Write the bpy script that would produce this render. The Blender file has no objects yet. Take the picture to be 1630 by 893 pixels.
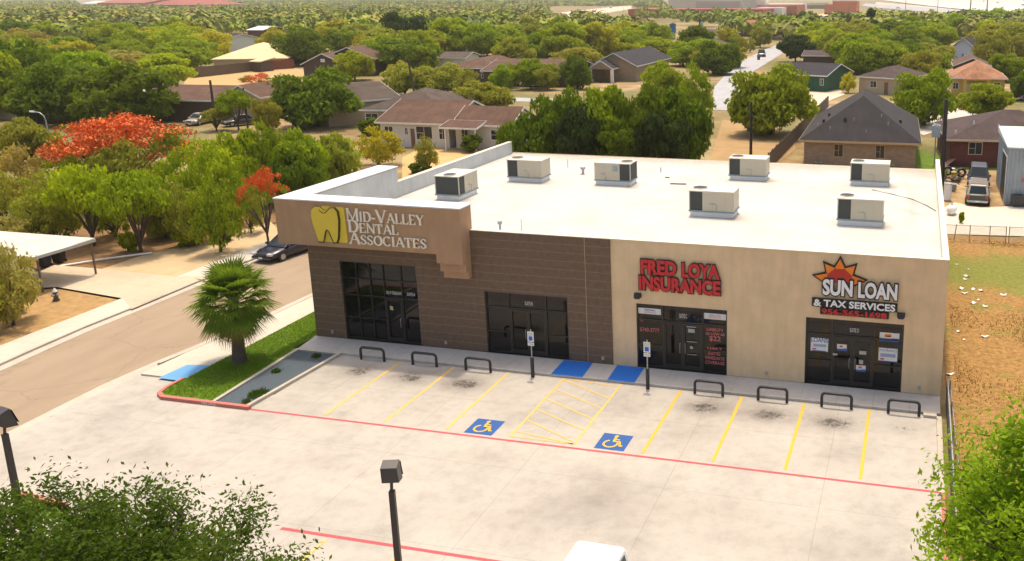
import bpy, bmesh, math, random
import numpy as np
from mathutils import Vector, Matrix
R_ = math.radians
S = bpy.context.scene
COL = S.collection
random.seed(4)

# ------------------------------------------------------------------ camera, sky, sun, exposure
F_, CX, CY = 1418.803, 1120.1375, 334.0028
YAW, PIT, ROL = R_(-13.50045), R_(13.44482), R_(0.0989)
CAM = Vector((28.9921, -36.7184, 16.6723))
def _rows():
    sy, cy, sp, cp = math.sin(YAW), math.cos(YAW), math.sin(PIT), math.cos(PIT)
    f = Vector((sy*cp, cy*cp, -sp)); r = Vector((cy, -sy, 0)); d = f.cross(r)
    cr, sr = math.cos(ROL), math.sin(ROL)
    return cr*r+sr*d, -sr*r+cr*d, f
RX, RD, RF = _rows()
def at(u, v, z=-0.115):
    """point of the photograph -> point on the horizontal plane at height z"""
    d = RX*((u-CX)/F_) + RD*((v-CY)/F_) + RF
    t = (z-CAM.z)/d.z
    return CAM + d*t
def aty(u, v, y):
    d = RX*((u-CX)/F_) + RD*((v-CY)/F_) + RF
    return CAM + d*((y-CAM.y)/d.y)
cam = bpy.data.cameras.new('camera'); co = bpy.data.objects.new('camera', cam); COL.objects.link(co)
cam.lens = F_/1630*36; cam.sensor_width = 36
cam.shift_x = -(CX-815)/1630; cam.shift_y = -(446.5-CY)/1630
cam.clip_start = .1; cam.clip_end = 12000
M3 = Matrix((RX, -RD, -RF)).transposed()
co.matrix_world = Matrix.Translation(CAM) @ M3.to_4x4()
S.camera = co

SUN_EL, SUN_AZ = R_(74), R_(-14)      # azimuth from +Y towards +X
W = bpy.data.worlds.new('World'); S.world = W; W.use_nodes = True
wn = W.node_tree; bg = wn.nodes['Background']
sky = wn.nodes.new('ShaderNodeTexSky'); sky.sky_type = 'NISHITA'; sky.sun_disc = False
sky.sun_elevation = SUN_EL; sky.sun_rotation = SUN_AZ; sky.air_density = 1.0; sky.dust_density = 5.0; sky.ozone_density = 1.0
wx = wn.nodes.new('ShaderNodeMix'); wx.data_type = 'RGBA'; wx.blend_type = 'MULTIPLY'; wx.inputs[0].default_value = 1; wx.inputs[7].default_value = (1.06, 1.0, .90, 1)
wn.links.new(sky.outputs[0], wx.inputs[6]); wn.links.new(wx.outputs[2], bg.inputs[0]); bg.inputs[1].default_value = 0.15
sl = bpy.data.lights.new('sun', 'SUN'); sl.energy = 2.1; sl.angle = R_(2.5); sl.color = (1, .87, .66)
so = bpy.data.objects.new('sun', sl); COL.objects.link(so)
sd = Vector((math.sin(SUN_AZ)*math.cos(SUN_EL), math.cos(SUN_AZ)*math.cos(SUN_EL), math.sin(SUN_EL)))
so.rotation_euler = sd.to_track_quat('Z', 'Y').to_euler(); so.location = (0, 0, 60)
S.view_settings.view_transform = 'Standard'; S.view_settings.look = 'None'
S.view_settings.exposure = 0.54; S.view_settings.gamma = 1
S.cycles.max_bounces = 6; S.cycles.diffuse_bounces = 3; S.cycles.transparent_max_bounces = 4

# ------------------------------------------------------------------ helpers
def tag(o, label=None, cat=None, group=None, kind=None):
    if label: o['label'] = label
    if cat: o['category'] = cat
    if group: o['group'] = group
    if kind: o['kind'] = kind
    return o
def empty(name, loc=(0, 0, 0), rz=0, label=None, cat=None, group=None):
    o = bpy.data.objects.new(name, None); COL.objects.link(o)
    o.location = loc; o.rotation_euler = (0, 0, rz); o.empty_display_size = .2
    return tag(o, label, cat, group)
class MB:
    def __init__(s): s.v = []; s.f = []; s.m = []; s.sm = []
    def add(s, vs, fs, m=0, smooth=False):
        b = len(s.v); s.v += [tuple(p) for p in vs]
        for f in fs: s.f.append([b+i for i in f]); s.m.append(m); s.sm.append(smooth)
        return s
    def box(s, x0, x1, y0, y1, z0, z1, m=0, rz=0, c=None):
        vs = [(x, y, z) for z in (z0, z1) for y in (y0, y1) for x in (x0, x1)]
        if rz:
            cx, cy = c or ((x0+x1)/2, (y0+y1)/2); a, b = math.cos(rz), math.sin(rz)
            vs = [(cx+(x-cx)*a-(y-cy)*b, cy+(x-cx)*b+(y-cy)*a, z) for x, y, z in vs]
        return s.add(vs, [(0, 2, 3, 1), (4, 5, 7, 6), (0, 1, 5, 4), (2, 6, 7, 3), (0, 4, 6, 2), (1, 3, 7, 5)], m)
    def prism(s, poly, z0, z1, m=0):
        n = len(poly)
        vs = [(x, y, z0) for x, y in poly]+[(x, y, z1) for x, y in poly]
        ar = sum(poly[i][0]*poly[(i+1) % n][1]-poly[(i+1) % n][0]*poly[i][1] for i in range(n))
        fs = [list(range(n-1, -1, -1)), list(range(n, 2*n))]+[(i, (i+1) % n, n+(i+1) % n, n+i) for i in range(n)]
        if ar < 0: fs = [f[::-1] for f in map(list, fs)]
        return s.add(vs, fs, m)
    def plate(s, poly, y0, y1, m=0):
        """polygon in x,z extruded along y (front y0 < back y1)"""
        n = len(poly)
        vs = [(x, y0, z) for x, z in poly]+[(x, y1, z) for x, z in poly]
        ar = sum(poly[i][0]*poly[(i+1) % n][1]-poly[(i+1) % n][0]*poly[i][1] for i in range(n))
        fs = [list(range(n)), list(range(2*n-1, n-1, -1))]+[(i, n+i, n+(i+1) % n, (i+1) % n) for i in range(n)]
        if ar < 0: fs = [list(f)[::-1] for f in fs]
        return s.add(vs, fs, m)
    def cyl(s, p0, p1, r0, r1=None, n=10, m=0, cap=True, smooth=True):
        r1 = r0 if r1 is None else r1
        p0, p1 = Vector(p0), Vector(p1); d = (p1-p0)
        if d.length < 1e-6: return s
        q = d.to_track_quat('Z', 'Y'); vs = []
        for p, r in ((p0, r0), (p1, r1)):
            for i in range(n):
                a = 2*math.pi*i/n; vs.append(p+q @ Vector((r*math.cos(a), r*math.sin(a), 0)))
        s.add(vs, [(i, (i+1) % n, n+(i+1) % n, n+i) for i in range(n)], m, smooth)
        if cap: s.add(vs, [list(range(n-1, -1, -1)), list(range(n, 2*n))], m)
        return s
    def tube(s, pts, r, n=8, m=0):
        pts = [Vector(p) for p in pts]
        rs = r if isinstance(r, (list, tuple)) else [r]*len(pts)
        vs = []
        for i, p in enumerate(pts):
            d = (pts[min(i+1, len(pts)-1)]-pts[max(i-1, 0)]); q = d.to_track_quat('Z', 'Y')
            for k in range(n):
                a = 2*math.pi*k/n; vs.append(p+q @ Vector((rs[i]*math.cos(a), rs[i]*math.sin(a), 0)))
        fs = []
        for i in range(len(pts)-1):
            # align rings
            base = i*n; nb = base+n
            best = min(range(n), key=lambda o: (Vector(vs[base])-Vector(vs[nb+o])).length)
            for k in range(n): fs.append((base+k, base+(k+1) % n, nb+(k+1+best) % n, nb+(k+best) % n))
        s.add(vs, fs, m, True); L = len(pts)-1
        s.add(vs[:n], [list(range(n-1, -1, -1))], m); s.add(vs[L*n:], [list(range(n))], m)
        return s
    def build(s, name, mats, parent=None, loc=None, rz=0, bevel=0, **t):
        me = bpy.data.meshes.new(name); me.from_pydata(s.v, [], s.f)
        mats = mats if isinstance(mats, (list, tuple)) else [mats]
        for mm in mats: me.materials.append(mm)
        me.polygons.foreach_set('material_index', s.m); me.polygons.foreach_set('use_smooth', s.sm)
        me.update()
        o = bpy.data.objects.new(name, me); COL.objects.link(o)
        if parent: o.parent = parent
        if loc: o.location = loc
        o.rotation_euler.z = rz
        if bevel:
            b = o.modifiers.new('b', 'BEVEL'); b.width = bevel; b.segments = 2; b.limit_method = 'ANGLE'
        return tag(o, **t)
def sheet(name, poly, z, mat, **t):
    mb = MB(); mb.add([(x, y, z) for x, y in poly], [list(range(len(poly)))])
    o = mb.build(name, mat, **t)
    if o.data.polygons[0].normal.z < 0:
        bm = bmesh.new(); bm.from_mesh(o.data); bmesh.ops.reverse_faces(bm, faces=bm.faces); bm.to_mesh(o.data); bm.free()
    return o
def ppoly(pts, z=-.115): return [tuple(at(u, v, z)[:2]) for u, v in pts]

# ------------------------------------------------------------------ materials
def newmat(name):
    m = bpy.data.materials.new(name); m.use_nodes = True
    return m, m.node_tree, m.node_tree.nodes['Principled BSDF']
def N(nt, t, **k):
    n = nt.nodes.new(t)
    for a, b in k.items(): setattr(n, a, b)
    return n
def mixc(nt, fac, a, b, blend='MIX'):
    n = N(nt, 'ShaderNodeMix', data_type='RGBA', blend_type=blend)
    for sock, val in ((n.inputs[0], fac), (n.inputs[6], a), (n.inputs[7], b)):
        if hasattr(val, 'links') or hasattr(val, 'is_linked'): nt.links.new(val, sock)
        elif isinstance(val, (int, float)): sock.default_value = val
        else: sock.default_value = (*val, 1)
    return n.outputs[2]
def noise(nt, scale, detail=4, vec=None, rough=.6):
    n = N(nt, 'ShaderNodeTexNoise'); n.inputs['Scale'].default_value = scale; n.inputs['Detail'].default_value = detail
    n.inputs['Roughness'].default_value = rough
    if vec is None: vec = coord(nt)
    nt.links.new(vec, n.inputs['Vector']); return n.outputs['Fac']
_cc = {}
def coord(nt, kind='Object'):
    k = (nt, kind)
    if k not in _cc: _cc[k] = N(nt, 'ShaderNodeTexCoord').outputs[kind]
    return _cc[k]
def ramp(nt, fac, stops, interp='LINEAR'):
    r = N(nt, 'ShaderNodeValToRGB'); r.color_ramp.interpolation = interp
    e = r.color_ramp.elements
    while len(e) < len(stops): e.new(.5)
    for i, (p, c) in enumerate(stops):
        e[i].position = p; e[i].color = (*c, 1) if not isinstance(c, (int, float)) else (c, c, c, 1)
    nt.links.new(fac, r.inputs[0]); return r.outputs[0]
def math_(nt, op, a, b=0, c=None):
    n = N(nt, 'ShaderNodeMath', operation=op)
    for i, v in enumerate((a, b, c)):
        if v is None: continue
        if isinstance(v, (int, float)): n.inputs[i].default_value = v
        else: nt.links.new(v, n.inputs[i])
    return n.outputs[0]
def bump(nt, bs, h, strength=.3, dist=.02):
    b = N(nt, 'ShaderNodeBump'); b.inputs['Strength'].default_value = strength; b.inputs['Distance'].default_value = dist
    nt.links.new(h, b.inputs['Height']); nt.links.new(b.outputs[0], bs.inputs['Normal'])
def sep(nt, kind='Object'):
    s = N(nt, 'ShaderNodeSeparateXYZ'); nt.links.new(coord(nt, kind), s.inputs[0]); return s.outputs
def plain(name, col, rough=.6, var=.15, scale=3., metal=0, spec=.5, bumpy=0):
    m, nt, b = newmat(name)
    f = noise(nt, scale)
    c = mixc(nt, f, tuple(x*(1-var) for x in col), tuple(min(1, x*(1+var)) for x in col))
    nt.links.new(c, b.inputs['Base Color']); b.inputs['Roughness'].default_value = rough
    b.inputs['Metallic'].default_value = metal; b.inputs['Specular IOR Level'].default_value = spec
    if bumpy: bump(nt, b, noise(nt, scale*8), bumpy, .02)
    return m
MT = {}
def pm(name, col, **k):
    if name not in MT: MT[name] = plain(name, col, **k)
    return MT[name]

def glass_mat(name, col=(.012, .013, .014), rough=.03):
    m, nt, b = newmat(name); b.inputs['Base Color'].default_value = (*col, 1)
    b.inputs['Roughness'].default_value = rough; b.inputs['IOR'].default_value = 1.55
    b.inputs['Specular IOR Level'].default_value = .35
    return m
GLASS = glass_mat('dark_glass', (.006, .006, .007)); WINGLASS = glass_mat('house_glass', (.03, .035, .04), .1)
CARGLASS = glass_mat('car_glass', (.02, .03, .035), .04)

# ground: dry soil with grass patches
def ground_material():
    m, nt, b = newmat('dry_ground')
    big = noise(nt, .035, 5); mid = noise(nt, .35, 6); fine = noise(nt, 4, 5)
    c = ramp(nt, mid, [(.25, (.16, .095, .04)), (.45, (.32, .20, .09)), (.6, (.50, .35, .18)), (.75, (.66, .52, .33))])
    g = ramp(nt, fine, [(.3, (.05, .09, .012)), (.7, (.16, .18, .03))])
    gm = ramp(nt, math_(nt, 'ADD', math_(nt, 'MULTIPLY', big, .8), math_(nt, 'MULTIPLY', mid, .35)), [(.50, 0), (.64, .75)])
    c = mixc(nt, gm, c, g)
    c = mixc(nt, .35, c, ramp(nt, fine, [(.3, (.45, .45, .45)), (.7, (1, 1, 1))]), 'MULTIPLY')
    nt.links.new(c, b.inputs['Base Color']); b.inputs['Roughness'].default_value = .95
    bump(nt, b, fine, .5, .05)
    return m
def field_material():
    m, nt, b = newmat('dry_field_grass')
    mid = noise(nt, .5, 6); fine = noise(nt, 5, 6, rough=.7); xyz = sep(nt)
    c = ramp(nt, fine, [(.28, (.13, .07, .018)), (.45, (.27, .145, .04)), (.62, (.38, .22, .065)), (.8, (.50, .34, .13))])
    g = ramp(nt, fine, [(.3, (.08, .12, .01)), (.7, (.20, .25, .03))])
    # green nearer the lane (world y about 14..25)
    yy = math_(nt, 'SUBTRACT', 1, math_(nt, 'ABSOLUTE', math_(nt, 'MULTIPLY', math_(nt, 'SUBTRACT', xyz[1], 19.5), .16)))
    gm = ramp(nt, math_(nt, 'ADD', yy, math_(nt, 'SUBTRACT', mid, .4)), [(.3, 0), (.75, .95)])
    g2 = ramp(nt, mid, [(.55, 0), (.68, .5)])
    c = mixc(nt, g2, c, g); c = mixc(nt, math_(nt, 'MULTIPLY', gm, ramp(nt, fine, [(.3, .45), (.6, 1.)])), c, g)
    nt.links.new(c, b.inputs['Base Color']); b.inputs['Roughness'].default_value = .95
    bump(nt, b, fine, .6, .06); return m
def asphalt_material(name, a, bb, sc=1.):
    m, nt, b = newmat(name)
    s = coord(nt); mp = N(nt, 'ShaderNodeMapping'); mp.inputs['Scale'].default_value = (1, .25, 1); nt.links.new(s, mp.inputs[0])
    c = mixc(nt, ramp(nt, noise(nt, .8*sc, 5, mp.outputs[0]), [(.3, 0), (.7, 1)]), a, bb)
    c = mixc(nt, .5, c, ramp(nt, noise(nt, 30*sc, 3), [(.35, (.72, .72, .72)), (.65, (1, 1, 1))]), 'MULTIPLY')
    cr = N(nt, 'ShaderNodeTexVoronoi', feature='DISTANCE_TO_EDGE'); cr.inputs['Scale'].default_value = .35
    w = N(nt, 'ShaderNodeMix', data_type='VECTOR'); w.inputs[0].default_value = .35
    nz = N(nt, 'ShaderNodeTexNoise'); nz.inputs['Scale'].default_value = 1.5; nt.links.new(s, nz.inputs['Vector'])
    nt.links.new(s, w.inputs[4]); nt.links.new(nz.outputs['Color'], w.inputs[5]); nt.links.new(w.outputs[1], cr.inputs['Vector'])
    c = mixc(nt, ramp(nt, cr.outputs['Distance'], [(.0, .35), (.012, 0)]), c, tuple(x*.5 for x in a))
    nt.links.new(c, b.inputs['Base Color']); b.inputs['Roughness'].default_value = .9
    bump(nt, b, noise(nt, 40, 2), .3, .01); return m
def concrete_material(name, col=(.56, .53, .48), joints=None, stain_attr=False, var=1.):
    m, nt, b = newmat(name)
    n1 = noise(nt, .22, 6, rough=.65); n2 = noise(nt, 2.2, 6, rough=.7); n3 = noise(nt, 22, 3)
    d = tuple(x*(1-.22*var) for x in col); l = tuple(min(1, x*(1+.10*var)) for x in col)
    c = ramp(nt, n1, [(.3, d), (.5, col), (.7, l)])
    c = mixc(nt, .55*var, c, ramp(nt, n2, [(.3, (.74, .72, .70)), (.55, (1, 1, 1))]), 'MULTIPLY')
    c = mixc(nt, .35, c, ramp(nt, n3, [(.3, (.84, .84, .84)), (.6, (1, 1, 1))]), 'MULTIPLY')
    if stain_attr:
        a = N(nt, 'ShaderNodeAttribute', attribute_name='stain')
        s = N(nt, 'ShaderNodeSeparateColor'); nt.links.new(a.outputs['Color'], s.inputs[0])
        sf = math_(nt, 'MULTIPLY', s.outputs[0], ramp(nt, noise(nt, 2.8, 6, rough=.75), [(.33, .45), (.55, 1.)]))
        c = mixc(nt, sf, c, (.17, .145, .13))
        sf = ramp(nt, math_(nt, 'MULTIPLY', s.outputs[1], ramp(nt, noise(nt, 5., 6, rough=.8), [(.42, 0.), (.6, 1.)])), [(.25, 0), (.5, .85)])
        c = mixc(nt, sf, c, (.06, .052, .045))
        c = mixc(nt, s.outputs[2], c, mixc(nt, .8, c, (.60, .555, .53), 'MULTIPLY'))
    if joints:
        x = sep(nt)
        for ax, (st, of) in joints.items():
            fr = math_(nt, 'FRACT', math_(nt, 'DIVIDE', math_(nt, 'ADD', x[ax], of+1000*st), st))
            ln = math_(nt, 'LESS_THAN', math_(nt, 'ABSOLUTE', math_(nt, 'SUBTRACT', fr, .5)), .011/st)
            c = mixc(nt, math_(nt, 'MULTIPLY', ln, .45), c, tuple(v*.42 for v in col))
    nt.links.new(c, b.inputs['Base Color']); b.inputs['Roughness'].default_value = .85
    bump(nt, b, n3, .15, .01); return m
def paint_material(name, col, under=(.55, .52, .48), wear=.35):
    m, nt, b = newmat(name)
    w = ramp(nt, noise(nt, 9, 6, rough=.75), [(.36-.1*(1-wear), .75*wear), (.46, 0)])
    c = mixc(nt, w, col, under)
    c = mixc(nt, noise(nt, 2, 3), c, tuple(x*.85 for x in col))
    nt.links.new(c, b.inputs['Base Color']); b.inputs['Roughness'].default_value = .8; return m
def grass_material(name, lo, hi, dry=0):
    m, nt, b = newmat(name)
    f = noise(nt, 7, 6, rough=.7); big = noise(nt, .9, 4)
    c = ramp(nt, f, [(.3, lo), (.7, hi)])
    c = mixc(nt, ramp(nt, big, [(.35, .5), (.65, 0)]), c, tuple(x*.6 for x in lo))
    nt.links.new(c, b.inputs['Base Color']); b.inputs['Roughness'].default_value = .95
    bump(nt, b, f, .8, .06); return m
def leaf_material():
    m, nt, b = newmat('foliage')
    oi = N(nt, 'ShaderNodeObjectInfo'); f = noise(nt, 6, 4); f2 = noise(nt, 40, 2)
    c = mixc(nt, .85, oi.outputs['Color'], ramp(nt, f, [(.3, (.7, .74, .74)), (.5, (1, 1, 1)), (.72, (1.0, .97, .8))]), 'MULTIPLY')
    c = mixc(nt, .6, c, ramp(nt, f2, [(.3, (.7, .7, .7)), (.7, (1, 1, 1))]), 'MULTIPLY')
    nt.links.new(c, b.inputs['Base Color']); b.inputs['Roughness'].default_value = .7
    b.inputs['Specular IOR Level'].default_value = .12
    tr = N(nt, 'ShaderNodeBsdfTranslucent'); nt.links.new(mixc(nt, 1., c, (1, 1, .55), 'MULTIPLY'), tr.inputs[0])
    mx = N(nt, 'ShaderNodeMixShader'); mx.inputs[0].default_value = .5
    nt.links.new(b.outputs[0], mx.inputs[1]); nt.links.new(tr.outputs[0], mx.inputs[2])
    nt.links.new(mx.outputs[0], nt.nodes['Material Output'].inputs[0]); return m
def shingle_material(name, col, rot=0):
    m, nt, b = newmat(name)
    x = sep(nt)
    row = math_(nt, 'FRACT', math_(nt, 'MULTIPLY', x[2], 6.5))
    c = ramp(nt, noise(nt, .6, 6), [(.3, tuple(v*.72 for v in col)), (.7, tuple(v*1.25 for v in col))])
    c = mixc(nt, .7, c, ramp(nt, noise(nt, 7, 4), [(.3, (.62, .62, .62)), (.65, (1, 1, 1))]), 'MULTIPLY')
    c = mixc(nt, .5, c, ramp(nt, row, [(0., (.45, .45, .45)), (.2, (1, 1, 1))]), 'MULTIPLY')
    st = N(nt, 'ShaderNodeMapping'); st.inputs['Scale'].default_value = (2.2, .5, .5); nt.links.new(coord(nt), st.inputs[0])
    c = mixc(nt, .5, c, ramp(nt, noise(nt, 1.2, 4, st.outputs[0]), [(.35, (.6, .6, .6)), (.6, (1, 1, 1))]), 'MULTIPLY')
    nt.links.new(c, b.inputs['Base Color']); b.inputs['Roughness'].default_value = .95; return m
def brick_material(name, a, bb, mortar):
    m, nt, b = newmat(name)
    x = sep(nt); cmb = N(nt, 'ShaderNodeCombineXYZ')
    nt.links.new(math_(nt, 'ADD', x[0], x[1]), cmb.inputs[0]); nt.links.new(x[2], cmb.inputs[1])
    br = N(nt, 'ShaderNodeTexBrick'); br.inputs['Color1'].default_value = (*a, 1); br.inputs['Color2'].default_value = (*bb, 1)
    br.inputs['Mortar'].default_value = (*mortar, 1); br.inputs['Scale'].default_value = 1
    br.inputs['Brick Width'].default_value = .42; br.inputs['Row Height'].default_value = .14; br.inputs['Mortar Size'].default_value = .014
    nt.links.new(cmb.outputs[0], br.inputs['Vector'])
    c = mixc(nt, .6, br.outputs[0], ramp(nt, noise(nt, 2, 4), [(.3, (.7, .7, .7)), (.7, (1, 1, 1))]), 'MULTIPLY')
    nt.links.new(c, b.inputs['Base Color']); b.inputs['Roughness'].default_value = .9; return m
def cladding_material():
    m, nt, b = newmat('brown_panel_cladding')
    x = sep(nt)
    fr = math_(nt, 'FRACT', math_(nt, 'DIVIDE', math_(nt, 'ADD', x[2], .02), .405))
    ln = math_(nt, 'LESS_THAN', fr, .045)
    idx = N(nt, 'ShaderNodeTexWhiteNoise', noise_dimensions='1D')
    nt.links.new(math_(nt, 'FLOOR', math_(nt, 'DIVIDE', math_(nt, 'ADD', x[2], .02), .405)), idx.inputs['W'])
    f = noise(nt, 5, 6, rough=.7)
    c = ramp(nt, f, [(.3, (.125, .080, .050)), (.7, (.195, .128, .083))])
    c = mixc(nt, .10, c, ramp(nt, idx.outputs[0], [(0, (.75, .75, .75)), (1, (1, 1, 1))]), 'MULTIPLY')
    c = mixc(nt, math_(nt, 'MULTIPLY', ln, .75), c, (.34, .26, .17))
    nt.links.new(c, b.inputs['Base Color']); b.inputs['Roughness'].default_value = .8; return m
def stucco_material(name, col):
    m, nt, b = newmat(name)
    mp = N(nt, 'ShaderNodeMapping'); mp.inputs['Scale'].default_value = (3, 3, .35); nt.links.new(coord(nt), mp.inputs[0])
    c = ramp(nt, noise(nt, .9, 6), [(.3, tuple(v*.9 for v in col)), (.7, tuple(v*1.08 for v in col))])
    c = mixc(nt, .3, c, ramp(nt, noise(nt, 1.1, 5, mp.outputs[0]), [(.35, (.78, .76, .74)), (.6, (1, 1, 1))]), 'MULTIPLY')
    c = mixc(nt, .3, c, ramp(nt, noise(nt, 26, 3), [(.3, (.8, .8, .8)), (.6, (1, 1, 1))]), 'MULTIPLY')
    nt.links.new(c, b.inputs['Base Color']); b.inputs['Roughness'].default_value = .92
    bump(nt, b, noise(nt, 60, 3), .25, .01); return m
def roof_membrane():
    m, nt, b = newmat('white_roof_membrane')
    x = sep(nt); n1 = noise(nt, .35, 6, rough=.65); n2 = noise(nt, 1.4, 6, rough=.75)
    c = ramp(nt, n1, [(.3, (.46, .445, .41)), (.6, (.545, .535, .51))])
    # dirty toward the back and the right-hand drain side
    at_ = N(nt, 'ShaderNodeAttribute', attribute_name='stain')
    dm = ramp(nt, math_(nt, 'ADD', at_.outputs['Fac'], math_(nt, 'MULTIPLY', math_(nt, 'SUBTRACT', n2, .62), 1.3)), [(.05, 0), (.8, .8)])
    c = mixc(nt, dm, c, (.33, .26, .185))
    for ax, st, of, al in ((1, 3.05, .4, .25), (0, 30.0, 12.2, .35)):
        fr = math_(nt, 'FRACT', math_(nt, 'DIVIDE', math_(nt, 'ADD', x[ax], of+st*10), st))
        ln = math_(nt, 'LESS_THAN', math_(nt, 'ABSOLUTE', math_(nt, 'SUBTRACT', fr, .5)), .03/st)
        c = mixc(nt, math_(nt, 'MULTIPLY', ln, al), c, (.36, .33, .29))
    nt.links.new(c, b.inputs['Base Color']); b.inputs['Roughness'].default_value = .7; return m
def corrugated(name, col, ax=0, pitch=.25, rust=.0):
    m, nt, b = newmat(name)
    x = sep(nt); w = math_(nt, 'SINE', math_(nt, 'MULTIPLY', x[ax], 2*math.pi/pitch))
    c = ramp(nt, noise(nt, .8, 6), [(.3, tuple(v*.82 for v in col)), (.7, tuple(min(1, v*1.1) for v in col))])
    if rust: c = mixc(nt, ramp(nt, noise(nt, 1.5, 6), [(.55, 0), (.7, rust)]), c, (.3, .16, .08))
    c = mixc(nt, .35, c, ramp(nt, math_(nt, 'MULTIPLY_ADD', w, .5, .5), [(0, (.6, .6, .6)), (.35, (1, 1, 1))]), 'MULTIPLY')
    nt.links.new(c, b.inputs['Base Color']); b.inputs['Roughness'].default_value = .5; b.inputs['Metallic'].default_value = .1
    bump(nt, b, w, .5, .03); return m

M_ground = ground_material(); M_field = field_material()
M_street = asphalt_material('tan_asphalt', (.31, .23, .155), (.37, .28, .195))
M_greyroad = asphalt_material('pale_road', (.36, .36, .38), (.46, .46, .48))
STALL = [5.845, 8.606, 11.368, 14.107, 16.807, 19.569, 22.292, 24.993, 27.708]
M_lot = concrete_material('lot_concrete', (.455, .42, .375), joints={0: (5.45, 3.5), 1: (4.9, 2.3)}, stain_attr=True)
M_walk = concrete_material('sidewalk_concrete', (.50, .475, .445), joints={0: (1.52, .3)}, var=.9)
M_swalk = concrete_material('street_sidewalk_concrete', (.56, .51, .43), joints={1: (1.5, .3)}, var=.6)
M_curb = concrete_material('curb_concrete', (.50, .45, .38), var=.8)
M_grass = grass_material('lawn_turf', (.08, .15, .008), (.18, .29, .015))
M_gravel = plain('grey_gravel', (.085, .11, .135), var=.45, scale=18, rough=.95, bumpy=.8)
M_yel = paint_material('yellow_paint', (.80, .45, .05)); M_yel2 = paint_material('pale_yellow_paint', (.80, .50, .14), wear=.6)
M_red = paint_material('red_paint', (.52, .085, .10), wear=.5); M_blue = paint_material('blue_paint', (.02, .10, .34), wear=.25)
M_bluepad = paint_material('blue_ramp_paint', (.012, .17, .66), wear=.12); M_ltblue = paint_material('light_blue_ramp_paint', (.13, .36, .68), wear=.2)
M_redcurb = paint_material('red_curb_paint', (.55, .17, .14), wear=.5)
M_leaf = leaf_material(); M_bark = plain('bark', (.10, .075, .055), var=.4, scale=6, rough=.95, bumpy=.6)
M_clad = cladding_material(); M_tan = stucco_material('tan_stucco', (.78, .585, .36)); M_box = stucco_material('taupe_stucco', (.45, .28, .16))
M_inner = stucco_material('pale_parapet_coating', (.60, .61, .60)); M_cap = plain('metal_coping', (.68, .73, .76), var=.06, rough=.4)
M_capedge = plain('tan_coping', (.62, .52, .37), var=.05)
M_frame = plain('dark_bronze_frame', (.018, .017, .018), rough=.35, var=.1)
M_roofm = roof_membrane()
M_black = pm('black_metal', (.02, .02, .022), rough=.45); M_bollard = pm('dark_grey_pipe', (.026, .026, .03), rough=.5)
M_white = pm('white_paint', (.8, .8, .78), rough=.5, var=.05); M_steel = pm('galvanised_steel', (.42, .44, .45), rough=.45, metal=.5)
M_poledark = pm('brown_pole_paint', (.05, .038, .035), rough=.5)
M_wood = pm('weathered_pole_wood', (.09, .065, .05), var=.3, scale=5, rough=.95)

# ------------------------------------------------------------------ ground sheets
sheet('ground', [(-6000, -300), (6000, -300), (6000, 9000), (-6000, 9000)], -.20, M_ground, kind='structure')
sheet('dry_field', ppoly([(1507, 372), (1700, 382), (2300, 420)])+[(90, -45), (30.9, -45), (30.9, 28)], -.15, M_field, kind='structure')
sheet('dirt_lane', ppoly([(1503, 330), (1520, 322), (1560, 330), (1680, 325), (2100, 350), (2100, 402), (1700, 378), (1500, 372)]), -.12, plain('pale_dirt', (.60, .53, .44), var=.18, scale=.9, rough=.95, bumpy=.4), kind='structure')
# street along the left side of the building
near = [(-5.2, -60), (-5.05, -12), (-5.2, -9.5), (-5.3, -7), (-5.15, -4.7), (-4.85, -2.4), (-4.5, 2.6), (-4.4, 6), (-4.3, 12), (-4.3, 60)]
far = [(-12.2, -60), (-12.2, -6.7), (-12.45, -4.5), (-12.7, -1.5), (-12.75, 3), (-12.9, 8), (-13.0, 14), (-13.0, 60)]
sheet('street', near+far[::-1], -.14, M_street, kind='structure')
def band(name, line, d0, d1, z0, z1, mat, **t):
    a = [(x+d0, y) for x, y in line]; b = [(x+d1, y) for x, y in line]; mb = MB()
    n = len(line)
    for i in range(n-1):
        mb.prism([a[i], b[i], b[i+1], a[i+1]], z0, z1)
    return mb.build(name, mat, kind='structure', **t)
band('gutter', near, -.45, .35, -.19, -.130, M_curb); band('gutter', far, -.02, .5, -.19, -.130, M_curb)
band('kerb', [p for p in near if p[1] > -4.8 or p[1] > -60 and False], 0.02, .17, -.19, -.02, M_curb)
band('kerb', far, -.17, -.02, -.19, -.03, M_curb)
walkline = [(-4.95, -5.9), (-4.85, -2.4), (-4.4, 2.6), (-4.3, 6), (-4.2, 12), (-4.2, 60)]
mb = MB(); mb.prism([(x+.08, y) for x, y in walkline]+[(-2.55, 60), (-2.55, 6), (-2.5, 0), (-2.42, -5.9)], -.19, -.035); mb.build('sidewalk', M_swalk, kind='structure')
sheet('lot_apron', [(-5.15, -10.2), (-2.3, -8.6), (-2.3, -5.9), (-5.0, -5.9)], -.112, M_lot, kind='structure')
sheet('ramp_pad', [(-3.72, -6.1), (-2.42, -6.15), (-2.42, -4.35), (-3.6, -4.55)], -.030, M_ltblue, kind='structure')
sheet('sidewalk', [(x-.16, y) for x, y in far[1:]]+[(-14.9, 60), (-15.1, 14), (-14.9, 8), (-14.7, 2), (-14.5, -6), (-14.5, -7)], -.05, M_swalk, kind='structure')
sheet('driveway', [(-24.5, 7.0), (-20.6, 7.0), (-14.9, 6.7), (-12.9, 7.4), (-12.6, 1.2), (-14.6, 2.6), (-20.2, 3.4), (-23.0, 2.2)], -.045, concrete_material('driveway_concrete', (.54, .44, .32), var=.7), kind='structure')
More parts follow.
